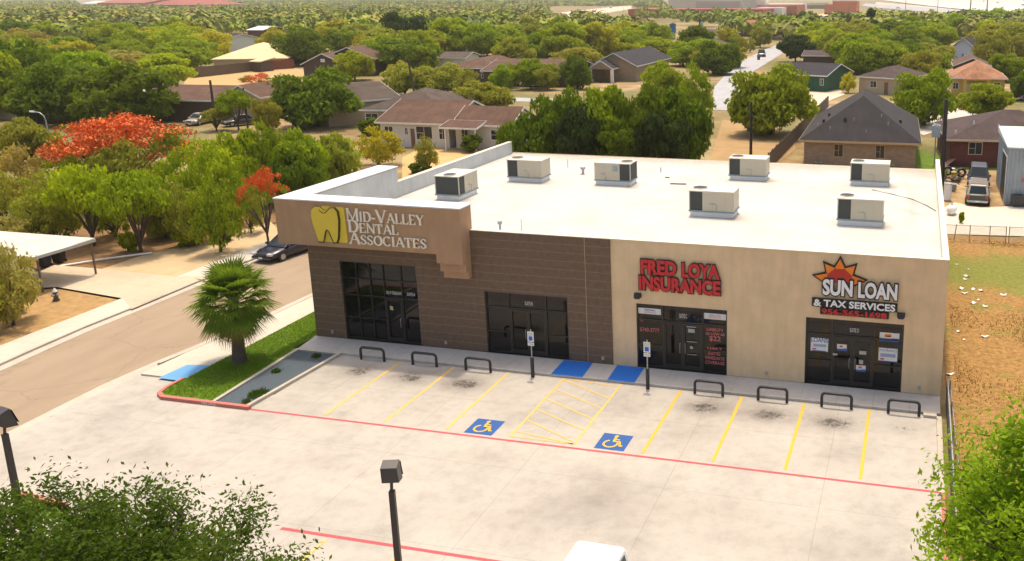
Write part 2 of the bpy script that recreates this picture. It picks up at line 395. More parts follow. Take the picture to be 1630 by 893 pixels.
sheet('dry_lawn', [(-14.8, 2.5), (-20.2, 3.3), (-24, 1.0), (-27, -3), (-24, -14), (-14.6, -14)], -.11, plain('dry_brown_lawn', (.36, .22, .085), var=.55, scale=2.2, rough=.95, bumpy=.7), kind='structure')
sheet('pale_dirt_verge', ppoly([(150, 432), (240, 402), (330, 385), (430, 352), (450, 372), (400, 400), (292, 446)]), -.115, plain('pale_sandy_dirt', (.52, .38, .22), var=.25, scale=.8, rough=.95, bumpy=.5), kind='structure')
sheet('shaded_litter_ground', ppoly([(40, 420), (120, 330), (280, 290), (470, 300), (480, 345), (400, 362), (330, 388), (240, 405), (150, 436), (100, 446)]), -.13, plain('brown_shaded_litter', (.24, .135, .055), var=.6, scale=1.8, rough=.95, bumpy=.5), kind='structure')  # leafy ground under the grove, with the trees' shade put into its brown
rng = np.random.default_rng(3)

# parking lot: a fine grid that carries the oil and tyre stains
def lot():
    x0, x1, y0, y1, st = -5.05, 30.62, -45., -1.72, .16
    xs = np.append(np.arange(x0, x1, st), x1); ys = np.append(np.arange(y0, y1, st), y1)
    X, Y = np.meshgrid(xs, ys); nx, ny = len(xs), len(ys)
    v = np.stack([X, Y, np.full_like(X, -.115)], -1).reshape(-1, 3)
    i = np.arange(nx*ny).reshape(ny, nx); f = np.stack([i[:-1, :-1], i[:-1, 1:], i[1:, 1:], i[1:, :-1]], -1).reshape(-1, 4)
    # leave out the planted island corner
    c = v[f].mean(1); keep = ~((c[:, 0] > -5.2) & (c[:, 1] > -7.6) & (c[:, 0] < 2.35+(c[:, 1]+7.6)*.03))
    f = f[keep]
    me = bpy.data.meshes.new('parking_lot'); me.from_pydata(v.tolist(), [], f.tolist())
    ca = me.color_attributes.new('stain', 'FLOAT_COLOR', 'POINT')
    s = np.zeros((len(v), 4)); s[:, 3] = 1
    px, py = v[:, 0], v[:, 1]
    cen = [(4.45, -3.2), (7.2, -3.25), (9.95, -3.35), (20.9, -3.2), (23.6, -3.2), (26.3, -3.3), (29.1, -3.2)]
    for k, (a, b) in enumerate(cen):
        w = (.75, .9, 1., 1., 1., .9, .3)[k]
        s[:, 0] += 1.0*w*np.exp(-((px-a)/1.05)**2-((py-b)/.72)**2)
        s[:, 1] += (1.1 if w > .5 else .5)*np.exp(-((px-a-.1)/.62)**2-((py-b)/.42)**2)
    for a, b, sx, sy, w in [(19.2, -9.8, .5, .9, .55), (18.2, -9.4, .6, .6, .45), (19.0, -11.2, 2.6, 1.0, .45), (22.5, -10.6, 2.5, .8, .35), (14, -9.2, 1.8, .6, .3),
                            (12.7, -5, 1.0, 2.0, .25), (18, -4, 1.0, 1.6, .3), (21, -5.6, 1.2, 1.2, .45), (3.2, -12, 3, .5, .25), (8.5, -11, 2.5, .5, .25), (26.5, -6, 1, 1, .3), (16, -13, 4, .8, .25), (25, -12, 3, .7, .3)]:
        s[:, 2] += w*np.exp(-((px-a)/sx)**2-((py-b)/sy)**2)
    s[:, :3] = np.clip(s[:, :3], 0, 1)
    ca.data.foreach_set('color', s.ravel()); me.materials.append(M_lot)
    o = bpy.data.objects.new('parking_lot', me); COL.objects.link(o); tag(o, kind='structure')
lot()
# front walk of the strip building
mb = MB(); mb.prism([(-.05, -.02), (30.58, -.02), (30.58, -1.70), (.18, -1.70)], -.19, 0); mb.build('sidewalk', M_walk, kind='structure')
for q in ([(13.39, -.06), (14.85, -.06), (14.95, -1.72), (13.43, -1.72)], [(16.05, -.06), (17.36, -.06), (17.42, -1.72), (16.13, -1.72)]):
    sheet('ramp_pad', q, .005, M_bluepad, kind='structure')
# island: lawn, gravel bed and kerbs
isl = [(-2.42, -6.9), (-2.3, -7.35), (-1.9, -7.62), (.55, -7.62), (.12, -1.70), (-.1, -1.68), (-.1, 60), (-2.5, 60)]
mb = MB(); mb.prism([(x, y) for x, y in isl[:6]]+[(-.05, 0), (-.02, 30), (-2.5, 30)], -.19, -.012); mb.build('lawn', M_grass, kind='structure')
sheet('gravel_bed', [(.66, -7.5), (2.2, -7.5), (2.42, -1.86), (.30, -1.86)], -.06, M_gravel, kind='structure')
mb = MB()
for q in ([(.50, -7.6), (.66, -7.6), (.30, -1.72), (.14, -1.72)], [(2.2, -7.6), (2.36, -7.6), (2.62, -1.86), (2.46, -1.86)], [(.3, -1.86), (2.62, -1.86), (2.62, -1.70), (.3, -1.70)]):
    mb.prism(q, -.19, .02)
mb.build('kerb', M_curb, kind='structure')
mb = MB(); out = [(-2.6, -5.9), (-2.58, -6.95), (-2.42, -7.5), (-1.95, -7.8), (.6, -7.8), (2.45, -7.8)]; inn = [(-2.44, -5.9), (-2.42, -6.9), (-2.28, -7.38), (-1.9, -7.62), (.6, -7.62), (2.45, -7.62)]
for i in range(5): mb.prism([out[i], out[i+1], inn[i+1], inn[i]], -.19, .03)
mb.build('red_kerb', M_redcurb, kind='structure')
mb = MB(); mb.box(30.42, 30.62, -7.9, -2.0, -.19, .01); mb.box(29.9, 30.42, -2.0, -1.72, -.19, 0.0); mb.build('kerb', M_curb, kind='structure')
mb = MB(); mb.box(30.50, 30.62, -40, -7.9, -.19, .01); mb.build('red_kerb', M_redcurb, kind='structure')

# ------------------------------------------------------------------ painted markings
def strip(mb, p, q, w, z=-.109):
    p, q = Vector((*p, 0)), Vector((*q, 0)); n = (q-p).normalized(); n = Vector((-n.y, n.x, 0))*w/2
    mb.add([(a.x, a.y, z) for a in (p+n, p-n, q-n, q+n)], [(0, 1, 2, 3)])
for k, x in enumerate(STALL):
    if k in (3, 4): continue
    mb = MB(); strip(mb, (x, -1.78), (x, -7.44), .13); mb.build('stall_line', M_yel if k > 2 else M_yel2, kind='structure')
mb = MB()
for x in STALL[3:5]: strip(mb, (x, -1.78), (x, -7.44), .10)
mb.build('stall_line', M_yel2, kind='structure')
mb = MB()
for i, (a, b) in enumerate([(-1.85, -2.0), (-1.95, -2.9), (-2.95, -3.9), (-3.95, -4.9), (-4.95, -5.9), (-5.95, -6.9), (-6.95, -7.4), (-7.38, -7.4)]):
    strip(mb, (STALL[3]+.06, a-.0), (STALL[4]-.06, b-.35 if i not in (0, 6, 7) else b), .075, -.106)
mb.build('hatch_lines', M_yel2, kind='structure')
mb = MB(); strip(mb, (2.4, -7.71), (30.42, -7.71), .12); mb.build('fire_lane_line', M_red, kind='structure')
mb = MB(); strip(mb, (9.6, -14.86), (30.42, -14.86), .14); mb.build('fire_lane_line', M_red, kind='structure')
for x in (11.4, 14.1, 16.8, 19.5, 22.2, 24.9, 27.6):
    mb = MB(); strip(mb, (x, -15.05), (x, -20.4), .11); mb.build('stall_line', M_yel2, kind='structure')
def isa(cx, cy):
    """blue square with the wheelchair symbol in yellow"""
    sheet('accessible_symbol', [(cx-.6, cy-.62), (cx+.6, cy-.62), (cx+.6, cy+.62), (cx-.6, cy+.62)], -.109, M_blue, kind='structure')
    mb = MB(); z = -.104
    def seg(p, q, w): 
        nonlocal z
        strip(mb, (cx+p[0], cy+p[1]), (cx+q[0], cy+q[1]), w, z); z += .0004
    pts = [(-.08+.27*math.cos(a), -.17+.27*math.sin(a)) for a in [R_(t) for t in range(115, 400, 15)]]
    for a, b in zip(pts, pts[1:]): seg(a, b, .085)
    seg((-.02, .34), (.0, .0), .11); seg((-.02, .17), (.2, .17), .07); seg((-.03, 0.02), (.24, .02), .09); seg((.22, .05), (.34, -.30), .09); seg((.30, -.3), (.44, -.27), .08)
    hd = [(cx-.02+.085*math.cos(a), cy+.42+.085*math.sin(a), z) for a in [R_(t) for t in range(0, 360, 30)]]
    mb.add(hd, [list(range(12))]); mb.build('wheelchair_symbol', M_yel, kind='structure')
isa(12.77, -6.89); isa(18.23, -6.88)

# ------------------------------------------------------------------ the commercial building
BW, RZ, TOPZ, BY = 30.6, 5.5, 6.07, 22.6
B = empty('commercial_building', (0, 0, 0), 0, 'flat white roofed strip building with brown panel wall and tan stucco wall', 'building')
def wall_open(mb, x0, x1, z0, z1, ops, depth=.16, y=0.):
    xs = sorted({x0, x1, *[o[0] for o in ops], *[o[1] for o in ops]}); zs = sorted({z0, z1, *[o[2] for o in ops], *[o[3] for o in ops]})
    for a, b in zip(xs, xs[1:]):
        for c, d in zip(zs, zs[1:]):
            if any(o[0] <= a and b <= o[1] and o[2] <= c and d <= o[3] for o in ops): continue
            mb.add([(a, y, c), (b, y, c), (b, y, d), (a, y, d)], [(0, 1, 2, 3)])
    for a, b, c, d in ops:
        mb.add([(a, y, c), (a, y, d), (a, y+depth, d), (a, y+depth, c)], [(0, 1, 2, 3)])
        mb.add([(b, y, c), (b, y+depth, c), (b, y+depth, d), (b, y, d)], [(0, 1, 2, 3)])
        mb.add([(a, y, d), (b, y, d), (b, y+depth, d), (a, y+depth, d)], [(0, 1, 2, 3)])
XT = 15.83
D = [(1.73, 5.90, 0, 4.07), (9.45, 13.65, 0, 3.1), (17.0, 21.24, 0, 3.1), (24.75, 28.94, 0, 3.09)]
mb = MB(); wall_open(mb, 0, 14.62, 0, TOPZ-.02, D[:2]); mb.box(14.62, XT, -.06, .3, 0, TOPZ-.02)
mb.add([(0, 0, 0), (0, 0, TOPZ-.02), (0, .3, TOPZ-.02), (0, .3, 0)], [(0, 1, 2, 3)])
mb.box(5.88, 5.905, -.006, .0, 3.6, 4.95); mb.build('brown_wall', M_clad, B, label='brown panelled front wall with pale horizontal joints')
mb = MB()
for x in (14.6,): mb.box(x-.012, x+.012, -.012 if x < 10 else -.02, .0, 0.02, 4.9 if x < 10 else TOPZ-.05)
mb.build('wall_joint', M_capedge, B)
mb = MB(); wall_open(mb, XT, BW, 0, TOPZ-.02, D[2:])
mb.add([(BW, 0, 0), (BW, BY+4, 0), (BW, BY+4, RZ), (BW, 0, TOPZ-.02)], [(0, 1, 2, 3)])
mb.build('tan_wall', M_tan, B, label='tan stucco wall')
mb = MB(); mb.add([(0, .3, 0), (0, .3, TOPZ), (0, BY, TOPZ), (0, BY, 0)], [(0, 1, 2, 3)]); mb.add([(0, BY, 0), (0, BY, RZ-.02), (BW, BY+.4, RZ-.02), (BW, BY+.4, 0)], [(0, 1, 2, 3)])
mb.build('rear_wall', M_tan, B)
def roof_sheet():
    xs = np.linspace(.2, BW-.2, 150); t = np.linspace(0, 1, 116); X = np.tile(xs, (116, 1)); Y = .2+t[:, None]*(BY-.2+.3*(X-.2)/(BW-.4)); v = np.stack([X, Y, np.full_like(X, RZ)], -1).reshape(-1, 3)
    i = np.arange(150*116).reshape(116, 150); f = np.stack([i[:-1, :-1], i[:-1, 1:], i[1:, 1:], i[1:, :-1]], -1).reshape(-1, 4); me = bpy.data.meshes.new('roof'); me.from_pydata(v.tolist(), [], f.tolist())
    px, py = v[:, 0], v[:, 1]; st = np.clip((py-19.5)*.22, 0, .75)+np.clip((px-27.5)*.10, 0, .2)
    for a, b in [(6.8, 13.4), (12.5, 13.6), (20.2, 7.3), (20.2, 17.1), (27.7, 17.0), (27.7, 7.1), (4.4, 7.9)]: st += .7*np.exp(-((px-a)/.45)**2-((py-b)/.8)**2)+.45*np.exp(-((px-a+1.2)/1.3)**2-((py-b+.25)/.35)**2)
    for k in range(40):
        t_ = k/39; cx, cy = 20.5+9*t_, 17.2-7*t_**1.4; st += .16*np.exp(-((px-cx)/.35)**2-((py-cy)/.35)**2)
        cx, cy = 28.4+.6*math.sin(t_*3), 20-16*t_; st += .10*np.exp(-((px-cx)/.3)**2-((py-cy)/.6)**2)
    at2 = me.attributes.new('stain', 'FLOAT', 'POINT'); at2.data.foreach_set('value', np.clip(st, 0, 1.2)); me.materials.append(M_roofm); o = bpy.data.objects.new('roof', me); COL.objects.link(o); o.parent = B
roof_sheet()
# parapets and copings
mb = MB(); mb.box(8.9, XT, .02, .25, RZ-.3, TOPZ-.03); mb.box(XT, BW-.25, .02, .25, RZ-.3, TOPZ-.03); mb.build('front_parapet', M_inner, B)
mb = MB(); mb.box(8.9, BW+.02, -.035, .27, TOPZ-.02, TOPZ+.015); mb.build('front_coping', M_capedge if False else pm('cream_coping', (.74, .66, .52), var=.05), B)
mb = MB(); mb.prism([(BW-.24, .27), (BW+.02, .27), (BW+.02, BY+1.4), (BW-.24, BY+1.4)], RZ-.3, TOPZ+.012); mb.build('side_parapet', pm('cream_parapet', (.76, .69, .56), var=.05), B)
mb = MB(); mb.box(-.01, .26, 7.4, BY+.2, RZ-.4, 6.36); mb.build('side_parapet', M_inner, B)
mb = MB(); mb.box(-.03, .28, 7.42, BY+.22, 6.36, 6.39); mb.build('side_coping', pm('cream_coping', (.74, .66, .52)), B)
mb = MB(); mb.add([(.2, BY, RZ+.0), (BW-.2, BY+.3, RZ+.0), (BW-.2, BY+.42, RZ+.08), (.2, BY+.12, RZ+.08)], [(0, 1, 2, 3)]); mb.box(.2, BW-.2, BY+.42, BY+.5, RZ-.2, RZ+.06); mb.build('roof_edge', pm('roof_edge_metal', (.55, .45, .34), var=.3, scale=1), B)
# raised sign volume at the corner
mb = MB()
XL, XR, YF, ZT, ZB = -.95, 8.88, -.8, 7.23, 5.02
mb.box(XL, XR, YF, .26, ZB, ZT); mb.box(XL, .26, .26, 7.9, ZB, ZT)
mb.box(XL, .0, .26, 7.9, ZB-.01, ZB)
mb.box(7.54, XR-.003, YF+.002, .0, 4.58, ZB)
mb.box(7.56, XR-.006, -.55, .0, 4.12, 4.58); mb.box(7.58, XR-.009, -.30, .0, 3.74, 4.12)
mb.build('corner_sign_volume', M_box, B, label='taupe stucco box wrapping the corner with stepped end')
mb = MB(); mb.add([(.262, .264, RZ-.1), (.262, 7.9, RZ-.1), (.262, 7.9, ZT-.05), (.262, .264, ZT-.05)], [(0, 1, 2, 3)][::-1]); mb.add([(.262, .265, RZ-.1), (8.87, .265, RZ-.1), (8.87, .265, ZT-.05), (.262, .265, ZT-.05)], [(3, 2, 1, 0)])
mb.build('parapet_inner_face', M_inner, B)
mb = MB(); mb.prism([(XL-.04, YF-.04), (XR+.04, YF-.04), (XR+.04, .32), (.32, .32), (.32, 7.95), (XL-.04, 7.95)], ZT, ZT+.06); mb.build('coping', M_cap, B, bevel=.01)

# storefronts
def store(x0, x1, zt, vs, hs, doors, name='storefront_window'):
    """vs full-height mullion x; hs (z, xa, xb) rails; doors: list of (xa, xb)"""
    y = .10
    g = MB(); g.box(x0, x1, y+.03, y+.06, .0, zt); go = g.build('glass', GLASS)
    fr = MB(); w = .06
    fr.box(x0, x0+w, y-.03, y+.1, 0, zt); fr.box(x1-w, x1, y-.03, y+.1, 0, zt); fr.box(x0+w, x1-w, y-.03, y+.1, zt-w, zt); fr.box(x0+w, x1-w, y-.03, y+.1, 0, .1)
    for v, a, b in vs: fr.box(v-w/2, v+w/2, y-.028, y+.09, a, b)
    for z, a, b in hs: fr.box(a, b, y-.024, y+.08, z-w/2, z+w/2)
    w_ = fr.build(name, M_frame, B); go.parent = w_
    for a, b in doors:
        d = MB(); q = y-.034
        for xa, xb in ((a, a+.09), (b-.09, b)): d.box(xa, xb, q, q+.05, .02, 2.28)
        d.box(a+.09, b-.09, q, q+.05, .02, .26); d.box(a+.09, b-.09, q, q+.05, 2.18, 2.28)
        do = d.build('door', M_frame, B)
        h = MB(); hx = b-.12 if doors.index((a, b)) == 0 else a+.12
        h.tube([(hx, q-.01, .85), (hx, q-.07, .88), (hx, q-.07, 1.3), (hx, q-.01, 1.33)], .014, 6); h.build('handle', M_steel, do)
store(1.73, 5.90, 4.07, [(2.55, .1, 4.01), (3.3, .1, 4.01), (4.04, .1, 4.01), (5.0, .1, 4.01)], [(3.2, 1.79, 5.84), (2.33, 1.79, 5.84), (1.15, 1.79, 4.0)], [(4.08, 4.97)])
store(9.45, 13.65, 3.1, [(10.66, .1, 3.04), (12.53, .1, 3.04)], [(2.33, 9.5, 13.6), (1.1, 9.5, 10.62), (1.1, 12.57, 13.6)], [(10.7, 11.6), (11.61, 12.5)])
store(17.0, 21.24, 3.1, [(18.24, .1, 3.04), (20.11, .1, 3.04)], [(2.33, 17.06, 21.2), (1.1, 17.06, 18.2), (1.1, 20.15, 21.18)], [(18.28, 19.17), (19.18, 20.07)])
store(24.75, 28.94, 3.09, [(25.9, .1, 3.03), (27.72, .1, 3.03)], [(2.33, 24.8, 28.9), (1.1, 24.8, 25.87), (1.1, 27.76, 28.9)], [(25.94, 26.8), (26.82, 27.68)])

# lettering ------------------------------------------------------
def text(s, x0, x1, z0, z1, y, mat, parent, name='lettering', depth=.05, bold=0., backing=None, bgrow=.03, cat=None, label=None, mb_only=False):
    """sans letters fitted into the box x0..x1, z0..z1 on a plane facing -y, front at y"""
    def one(off, m, yy, dp, nm, par):
        cu = bpy.data.curves.new(nm, 'FONT'); cu.body = s; cu.size = 1; cu.align_x = 'LEFT'; cu.resolution_u = 3
        to = bpy.data.objects.new('t', cu); COL.objects.link(to)
        bpy.context.view_layer.update()
        bb = [Vector(c) for c in to.bound_box]; bx0, bx1 = min(c.x for c in bb), max(c.x for c in bb); by0, by1 = min(c.y for c in bb), max(c.y for c in bb)
        if off: cu.offset = off
        cu.extrude = dp/2/((z1-z0)/(by1-by0))
        bpy.context.view_layer.update()
        dg = bpy.context.evaluated_depsgraph_get(); me = bpy.data.meshes.new_from_object(to.evaluated_get(dg))
        bpy.data.objects.remove(to)
        sx, sz = (x1-x0)/(bx1-bx0), (z1-z0)/(by1-by0); co_ = np.empty(len(me.vertices)*3); me.vertices.foreach_get('co', co_); co_ = co_.reshape(-1, 3)
        e = dp/2/max(1e-9, abs(co_[:, 2]).max())
        out = np.stack([x0+(co_[:, 0]-bx0)*sx, yy+dp/2-co_[:, 2]*e, z0+(co_[:, 1]-by0)*sz], 1)
        me.vertices.foreach_set('co', out.ravel()); me.materials.clear(); me.materials.append(m); me.update(); me.name = nm
        o = bpy.data.objects.new(nm, me); COL.objects.link(o)
        if par: o.parent = par
        return o
    o = one(bold, mat, y, depth, name, parent)
    if backing: one(bold+bgrow, backing, y+depth*.6, depth*.7, 'letter_backing', parent)
    return o
# serif small capitals for the corner sign: strokes in a unit box
SER = {
 'M': (1.15, [[(.12, 0), (.12, 1), 't'], [(.12, 1), (.57, .1)], [(.57, .1), (1.02, 1), 't'], [(1.02, 1), (1.02, 0), 'k']], [(.12, 0), (.12, 1), (1.02, 0), (1.02, 1)]),
 'I': (.42, [[(.21, 0), (.21, 1), 'k']], [(.21, 0), (.21, 1)]),
 'D': (.95, [[(.16, 0), (.16, 1), 'k'], 'Dbowl'], [(.16, 0), (.16, 1)]),
 '-': (.5, [[(.06, .38), (.44, .38), 'k']], []),
 'V': (.95, [[(.08, 1), (.48, 0), 'k'], [(.48, 0), (.88, 1), 't']], [(.08, 1), (.88, 1)]),
 'A': (.95, [[(.08, 0), (.48, 1), 't'], [(.48, 1), (.88, 0), 'k'], [(.24, .36), (.72, .36), 't']], [(.08, 0), (.88, 0)]),
 'L': (.76, [[(.16, 0), (.16, 1), 'k'], [(.16, .03), (.68, .03), 't'], [(.68, .0), (.68, .24), 't']], [(.16, 0), (.16, 1)]),
 'E': (.78, [[(.16, 0), (.16, 1), 'k'], [(.16, .03), (.7, .03), 't'], [(.16, .97), (.66, .97), 't'], [(.16, .52), (.52, .52), 't'], [(.7, 0), (.7, .22), 't'], [(.66, 1), (.66, .78), 't']], [(.16, 0), (.16, 1)]),
 'Y': (.9, [[(.08, 1), (.45, .48), 'k'], [(.45, .48), (.82, 1), 't'], [(.45, .5), (.45, 0), 'k']], [(.08, 1), (.82, 1), (.45, 0)]),
 'N': (1.0, [[(.14, 0), (.14, 1), 't'], [(.14, 1), (.86, 0), 'k'], [(.86, 0), (.86, 1), 't']], [(.14, 0), (.14, 1), (.86, 1)]),
 'T': (.82, [[(.41, 0), (.41, 1), 'k'], [(.05, .97), (.77, .97), 't'], [(.05, 1), (.05, .78), 't'], [(.77, 1), (.77, .78), 't']], [(.41, 0)]),
 'S': (.68, ['S'], []), 'O': (.98, ['O'], []), 'C': (.9, ['C'], []), ' ': (.4, [], [])}
def serif(mb, s, x, z, h, scale_w=.8, y0=-.9, y1=-.83, tk=.125, small=.78):
    k = 0
    for i, ch in enumerate(s):
        hh = h if (i == 0 or s[i-1] == '-') else h*small
        wdt, st, serifs = SER[ch]; W_ = hh*scale_w
        def seg(p, q, t):
            nonlocal k
            P, Q = Vector((x+p[0]*W_, z+p[1]*hh)), Vector((x+q[0]*W_, z+q[1]*hh)); d = (Q-P); n = Vector((-d.y, d.x)).normalized()*t*hh/2
            d = d.normalized()*t*hh*.18
            mb.plate([tuple(P-d+n), tuple(P-d-n), tuple(Q+d-n), tuple(Q+d+n)], y0-.0006*(k % 11), y1); k += 1
        for e in st:
            if e == 'Dbowl':
                pts = [(.16, .97)]+[(.44+.42*math.cos(a), .5+.47*math.sin(a)) for a in [R_(t) for t in range(90, -91, -18)]]+[(.16, .03)]
            elif e == 'O': pts = [(.49+.41*math.cos(a), .5+.49*math.sin(a)) for a in [R_(t) for t in range(0, 361, 24)]]
            elif e == 'C': pts = [(.49+.40*math.cos(a), .5+.48*math.sin(a)) for a in [R_(t) for t in range(45, 316, 18)]]
            elif e == 'S': pts = [(.58, .76), (.56, .9), (.38, .99), (.2, .93), (.11, .76), (.2, .6), (.48, .42), (.58, .25), (.5, .08), (.32, .01), (.12, .08), (.09, .25)]
            else:
                seg(e[0], e[1], tk*(1.25 if e[-1] == 'k' else .62)); continue
            n_ = len(pts)
            for j, (a, b) in enumerate(zip(pts, pts[1:])):
                mx = abs((a[0]+b[0])/2-.4)
                seg(a, b, tk*((.7+.75*min(1, mx*2.2)) if e != 'S' else (1.2 if 4 <= j <= 7 else .75)))
        for p in serifs: seg((p[0]-.11/1, p[1]*.94+.03), (p[0]+.11, p[1]*.94+.03), tk*.5)
        x += wdt*W_+hh*.045
    return x
M_letter = pm('cream_letter_face', (.82, .76, .62), var=.04, rough=.4)
M_gold = pm('yellow_sign_face', (.74, .56, .06), var=.08, rough=.4); M_golddk = pm('dark_sign_edge', (.06, .045, .02))
sg = empty('wall_sign', (2, -.8, 6), 0, 'yellow tooth emblem beside cream serif letters reading Mid-Valley Dental Associates', 'sign')
def rel(o): o.location = -Vector(sg.location); return o
def fit_serif(s, x0, x1, z, h):
    t = MB(); w = serif(t, s, 0, 0, h)
    mb = MB(); serif(mb, s, 0, 0, h)
    k = (x1-x0)/w; mb.v = [(x0+x*k, y, zz+z) for x, y, zz in mb.v]
    o = mb.build('lettering', M_letter, sg); rel(o)
fit_serif('MID-VALLEY', 3.02, 7.10, 6.40, .60); fit_serif('DENTAL', 3.06, 5.75, 5.86, .58); fit_serif('ASSOCIATES', 3.06, 7.15, 5.28, .58)
def tooth():
    # square yellow board at the back, tooth plate in front with dark shadow gap
    rr = [(1.66, 5.28), (2.86, 5.28), (2.93, 5.36), (2.90, 6.96), (2.82, 7.03), (1.72, 7.03), (1.66, 6.96)]
    mb = MB(); mb.plate(rr, -.85, -.80); mb.build('sign_board', M_gold, sg, loc=-Vector(sg.location))
    pr = [(1.42, 5.27), (1.30, 5.65), (1.18, 6.10), (1.12, 6.55), (1.18, 6.85), (1.36, 6.99), (1.60, 6.98), (1.78, 6.86), (1.92, 6.82), (2.06, 6.90), (2.20, 7.0), (2.42, 7.0), (2.58, 6.82), (2.62, 6.4),
          (2.57, 5.95), (2.50, 5.5), (2.40, 5.28), (2.22, 5.27), (2.13, 5.5), (2.02, 5.80), (1.93, 5.90), (1.84, 5.80), (1.75, 5.5), (1.67, 5.27)]
    cx, cz = 1.88, 6.2
    g = [(cx+(x-cx)*1.05, cz+(z-cz)*1.02+.0) for x, z in pr]
    mb = MB(); mb.plate(g, -.875, -.852); mb.build('emblem_edge', M_golddk, sg, loc=-Vector(sg.location))
    mb = MB(); mb.plate(pr, -.93, -.877); t = mb.build('tooth_emblem', M_gold, sg, loc=-Vector(sg.location))
    mb = MB(); mb.tube([(x, -.93, z) for x, z in pr[13:]+pr[:1]], .03, 6); mb.tube([(x, -.93, z) for x, z in pr[10:18]], .03, 6); mb.build('outline', M_golddk, t)
    mb = MB(); mb.tube([(1.60, -.935, 6.84), (1.76, -.935, 6.72), (1.92, -.935, 6.72), (2.05, -.935, 6.84), (2.2, -.935, 6.98)], .022, 6); mb.build('groove', M_golddk, t)
tooth()
M_rface = pm('red_letter_face', (.55, .012, .02), rough=.35, var=.08); M_lblack = pm('black_letter_backing', (.012, .012, .013), rough=.5)
M_wface = pm('white_letter_face', (.82, .83, .86), rough=.4, var=.03); M_orange = pm('orange_sign_face', (.85, .22, .01), rough=.4, var=.05); M_rdisc = pm('red_sign_face', (.48, .02, .015), rough=.4)
s2 = empty('wall_sign', (19, -.05, 4.5), 0, 'red block letters outlined in black reading Fred Loya Insurance on the tan wall', 'sign')
L2 = -Vector(s2.location)
for s, a in (('FRED', (17.32, 18.92, 4.60, 5.20)), ('LOYA', (19.22, 20.88, 4.57, 5.17)), ('INSURANCE', (17.22, 20.93, 3.84, 4.44))):
    o = text(s, *a, -.14, M_rface, s2, bold=.045, backing=M_lblack, bgrow=.05)
for c in s2.children: c.location = L2
s3 = empty('wall_sign', (26.8, -.05, 4.5), 0, 'orange and red sun over white block letters reading Sun Loan and Tax Services', 'sign')
L3 = -Vector(s3.location)
SC_ = (26.15, 4.88)
def spike(a, r0, r1, hw):
    a = R_(a); u = Vector((math.cos(a), math.sin(a))); n = Vector((-u.y, u.x)); c = Vector(SC_)
    return [tuple(c+u*r0+n*hw), tuple(c+u*r0-n*hw), tuple(c+u*r1)]
bk = MB(); og = MB()
for i, a in enumerate((5, 48, 90, 132, 172)):
    t = spike(a, .50, 1.0, .27); bk.plate(spike(a, .42, 1.10+(.1 if i in (0, 4) else 0), .36), -.075-.001*i, -.01); og.plate(spike(a, .52, .96+(.1 if i in (0, 4) else 0), .235), -.11, -.08)
bk.build('sun_backing', M_lblack, s3); og.build('sun_rays', M_orange, s3)
cir = [(SC_[0]+.60*math.cos(R_(t)), SC_[1]+.58*math.sin(R_(t))) for t in range(-10, 191, 10)]; mb = MB(); mb.plate(cir, -.095, -.082); mb.build('sun_edge', M_lblack, s3)
cir = [(SC_[0]+.55*math.cos(R_(t)), SC_[1]+.53*math.sin(R_(t))) for t in range(-10, 191, 10)]; mb = MB(); mb.plate(cir, -.125, -.096); mb.build('sun_disc', M_rdisc, s3)
text('SUN', 25.48, 26.70, 4.26, 4.90, -.19, M_wface, s3, bold=.04, backing=M_lblack, bgrow=.07)
text('LOAN', 26.98, 28.56, 4.24, 4.88, -.19, M_wface, s3, bold=.04, backing=M_lblack, bgrow=.07)
text('& TAX SERVICES', 25.10, 28.52, 3.70, 3.99, -.15, M_wface, s3, bold=.03, backing=M_lblack, bgrow=.09)
text('956-565-1698', 25.45, 28.18, 3.34, 3.58, -.13, M_rface, s3, bold=.03, backing=M_lblack, bgrow=.07)
mb = MB(); mb.box(25.0, 28.62, -.06, -.02, 3.64, 4.03); mb.box(25.36, 28.28, -.058, -.018, 3.30, 3.64); mb.build('sign_backing', M_lblack, s3)
for c in s3.children: c.location = L3
# small lettering and posters on the glass
M_deco = pm('white_vinyl', (.72, .72, .70), var=.03); M_pink = pm('pink_red_vinyl', (.62, .16, .16)); M_dblue = pm('blue_print', (.03, .10, .42)); M_redp = pm('red_print', (.6, .04, .03))
gy = .123
text('302 W TEXAS AVE', 4.1, 4.95, 2.50, 2.66, gy, M_deco, B, depth=.004); text('SUITE A', 5.24, 5.68, 2.50, 2.66, gy, M_deco, B, depth=.004)
text('SUITE B', 11.45, 11.85, 2.52, 2.70, gy, M_deco, B, depth=.004); text('SUITE C', 19.0, 19.36, 2.52, 2.72, gy, M_deco, B, depth=.004); text('SUITE D', 26.65, 27.05, 2.52, 2.70, gy, M_deco, B, depth=.004)
def poster(x0, x1, z0, z1, label, blocks=()):
    r = empty('window_poster', ((x0+x1)/2, gy, z0), 0, label, 'poster'); 
    mb = MB(); mb.box(x0, x1, gy-.004, gy, z0, z1); mb.build('sheet', M_deco, r)
    for m, a, b, c, d in blocks:
        mb = MB(); mb.box(x0+(x1-x0)*a, x0+(x1-x0)*b, gy-.007, gy-.0045, z0+(z1-z0)*c, z0+(z1-z0)*d); mb.build('printing', m, r)
    return r
ps = []
r = poster(17.06, 18.14, 2.58, 2.86, 'white banner with red and blue print at the left of the insurance storefront', [(M_dblue, .3, .7, .66, .78)]); text('FRED LOYA', 17.36, 17.88, 2.72, 2.80, gy-.006, M_dblue, r, depth=.002); text('INSURANCE', 17.34, 17.9, 2.62, 2.70, gy-.006, M_redp, r, depth=.002); ps.append(r)
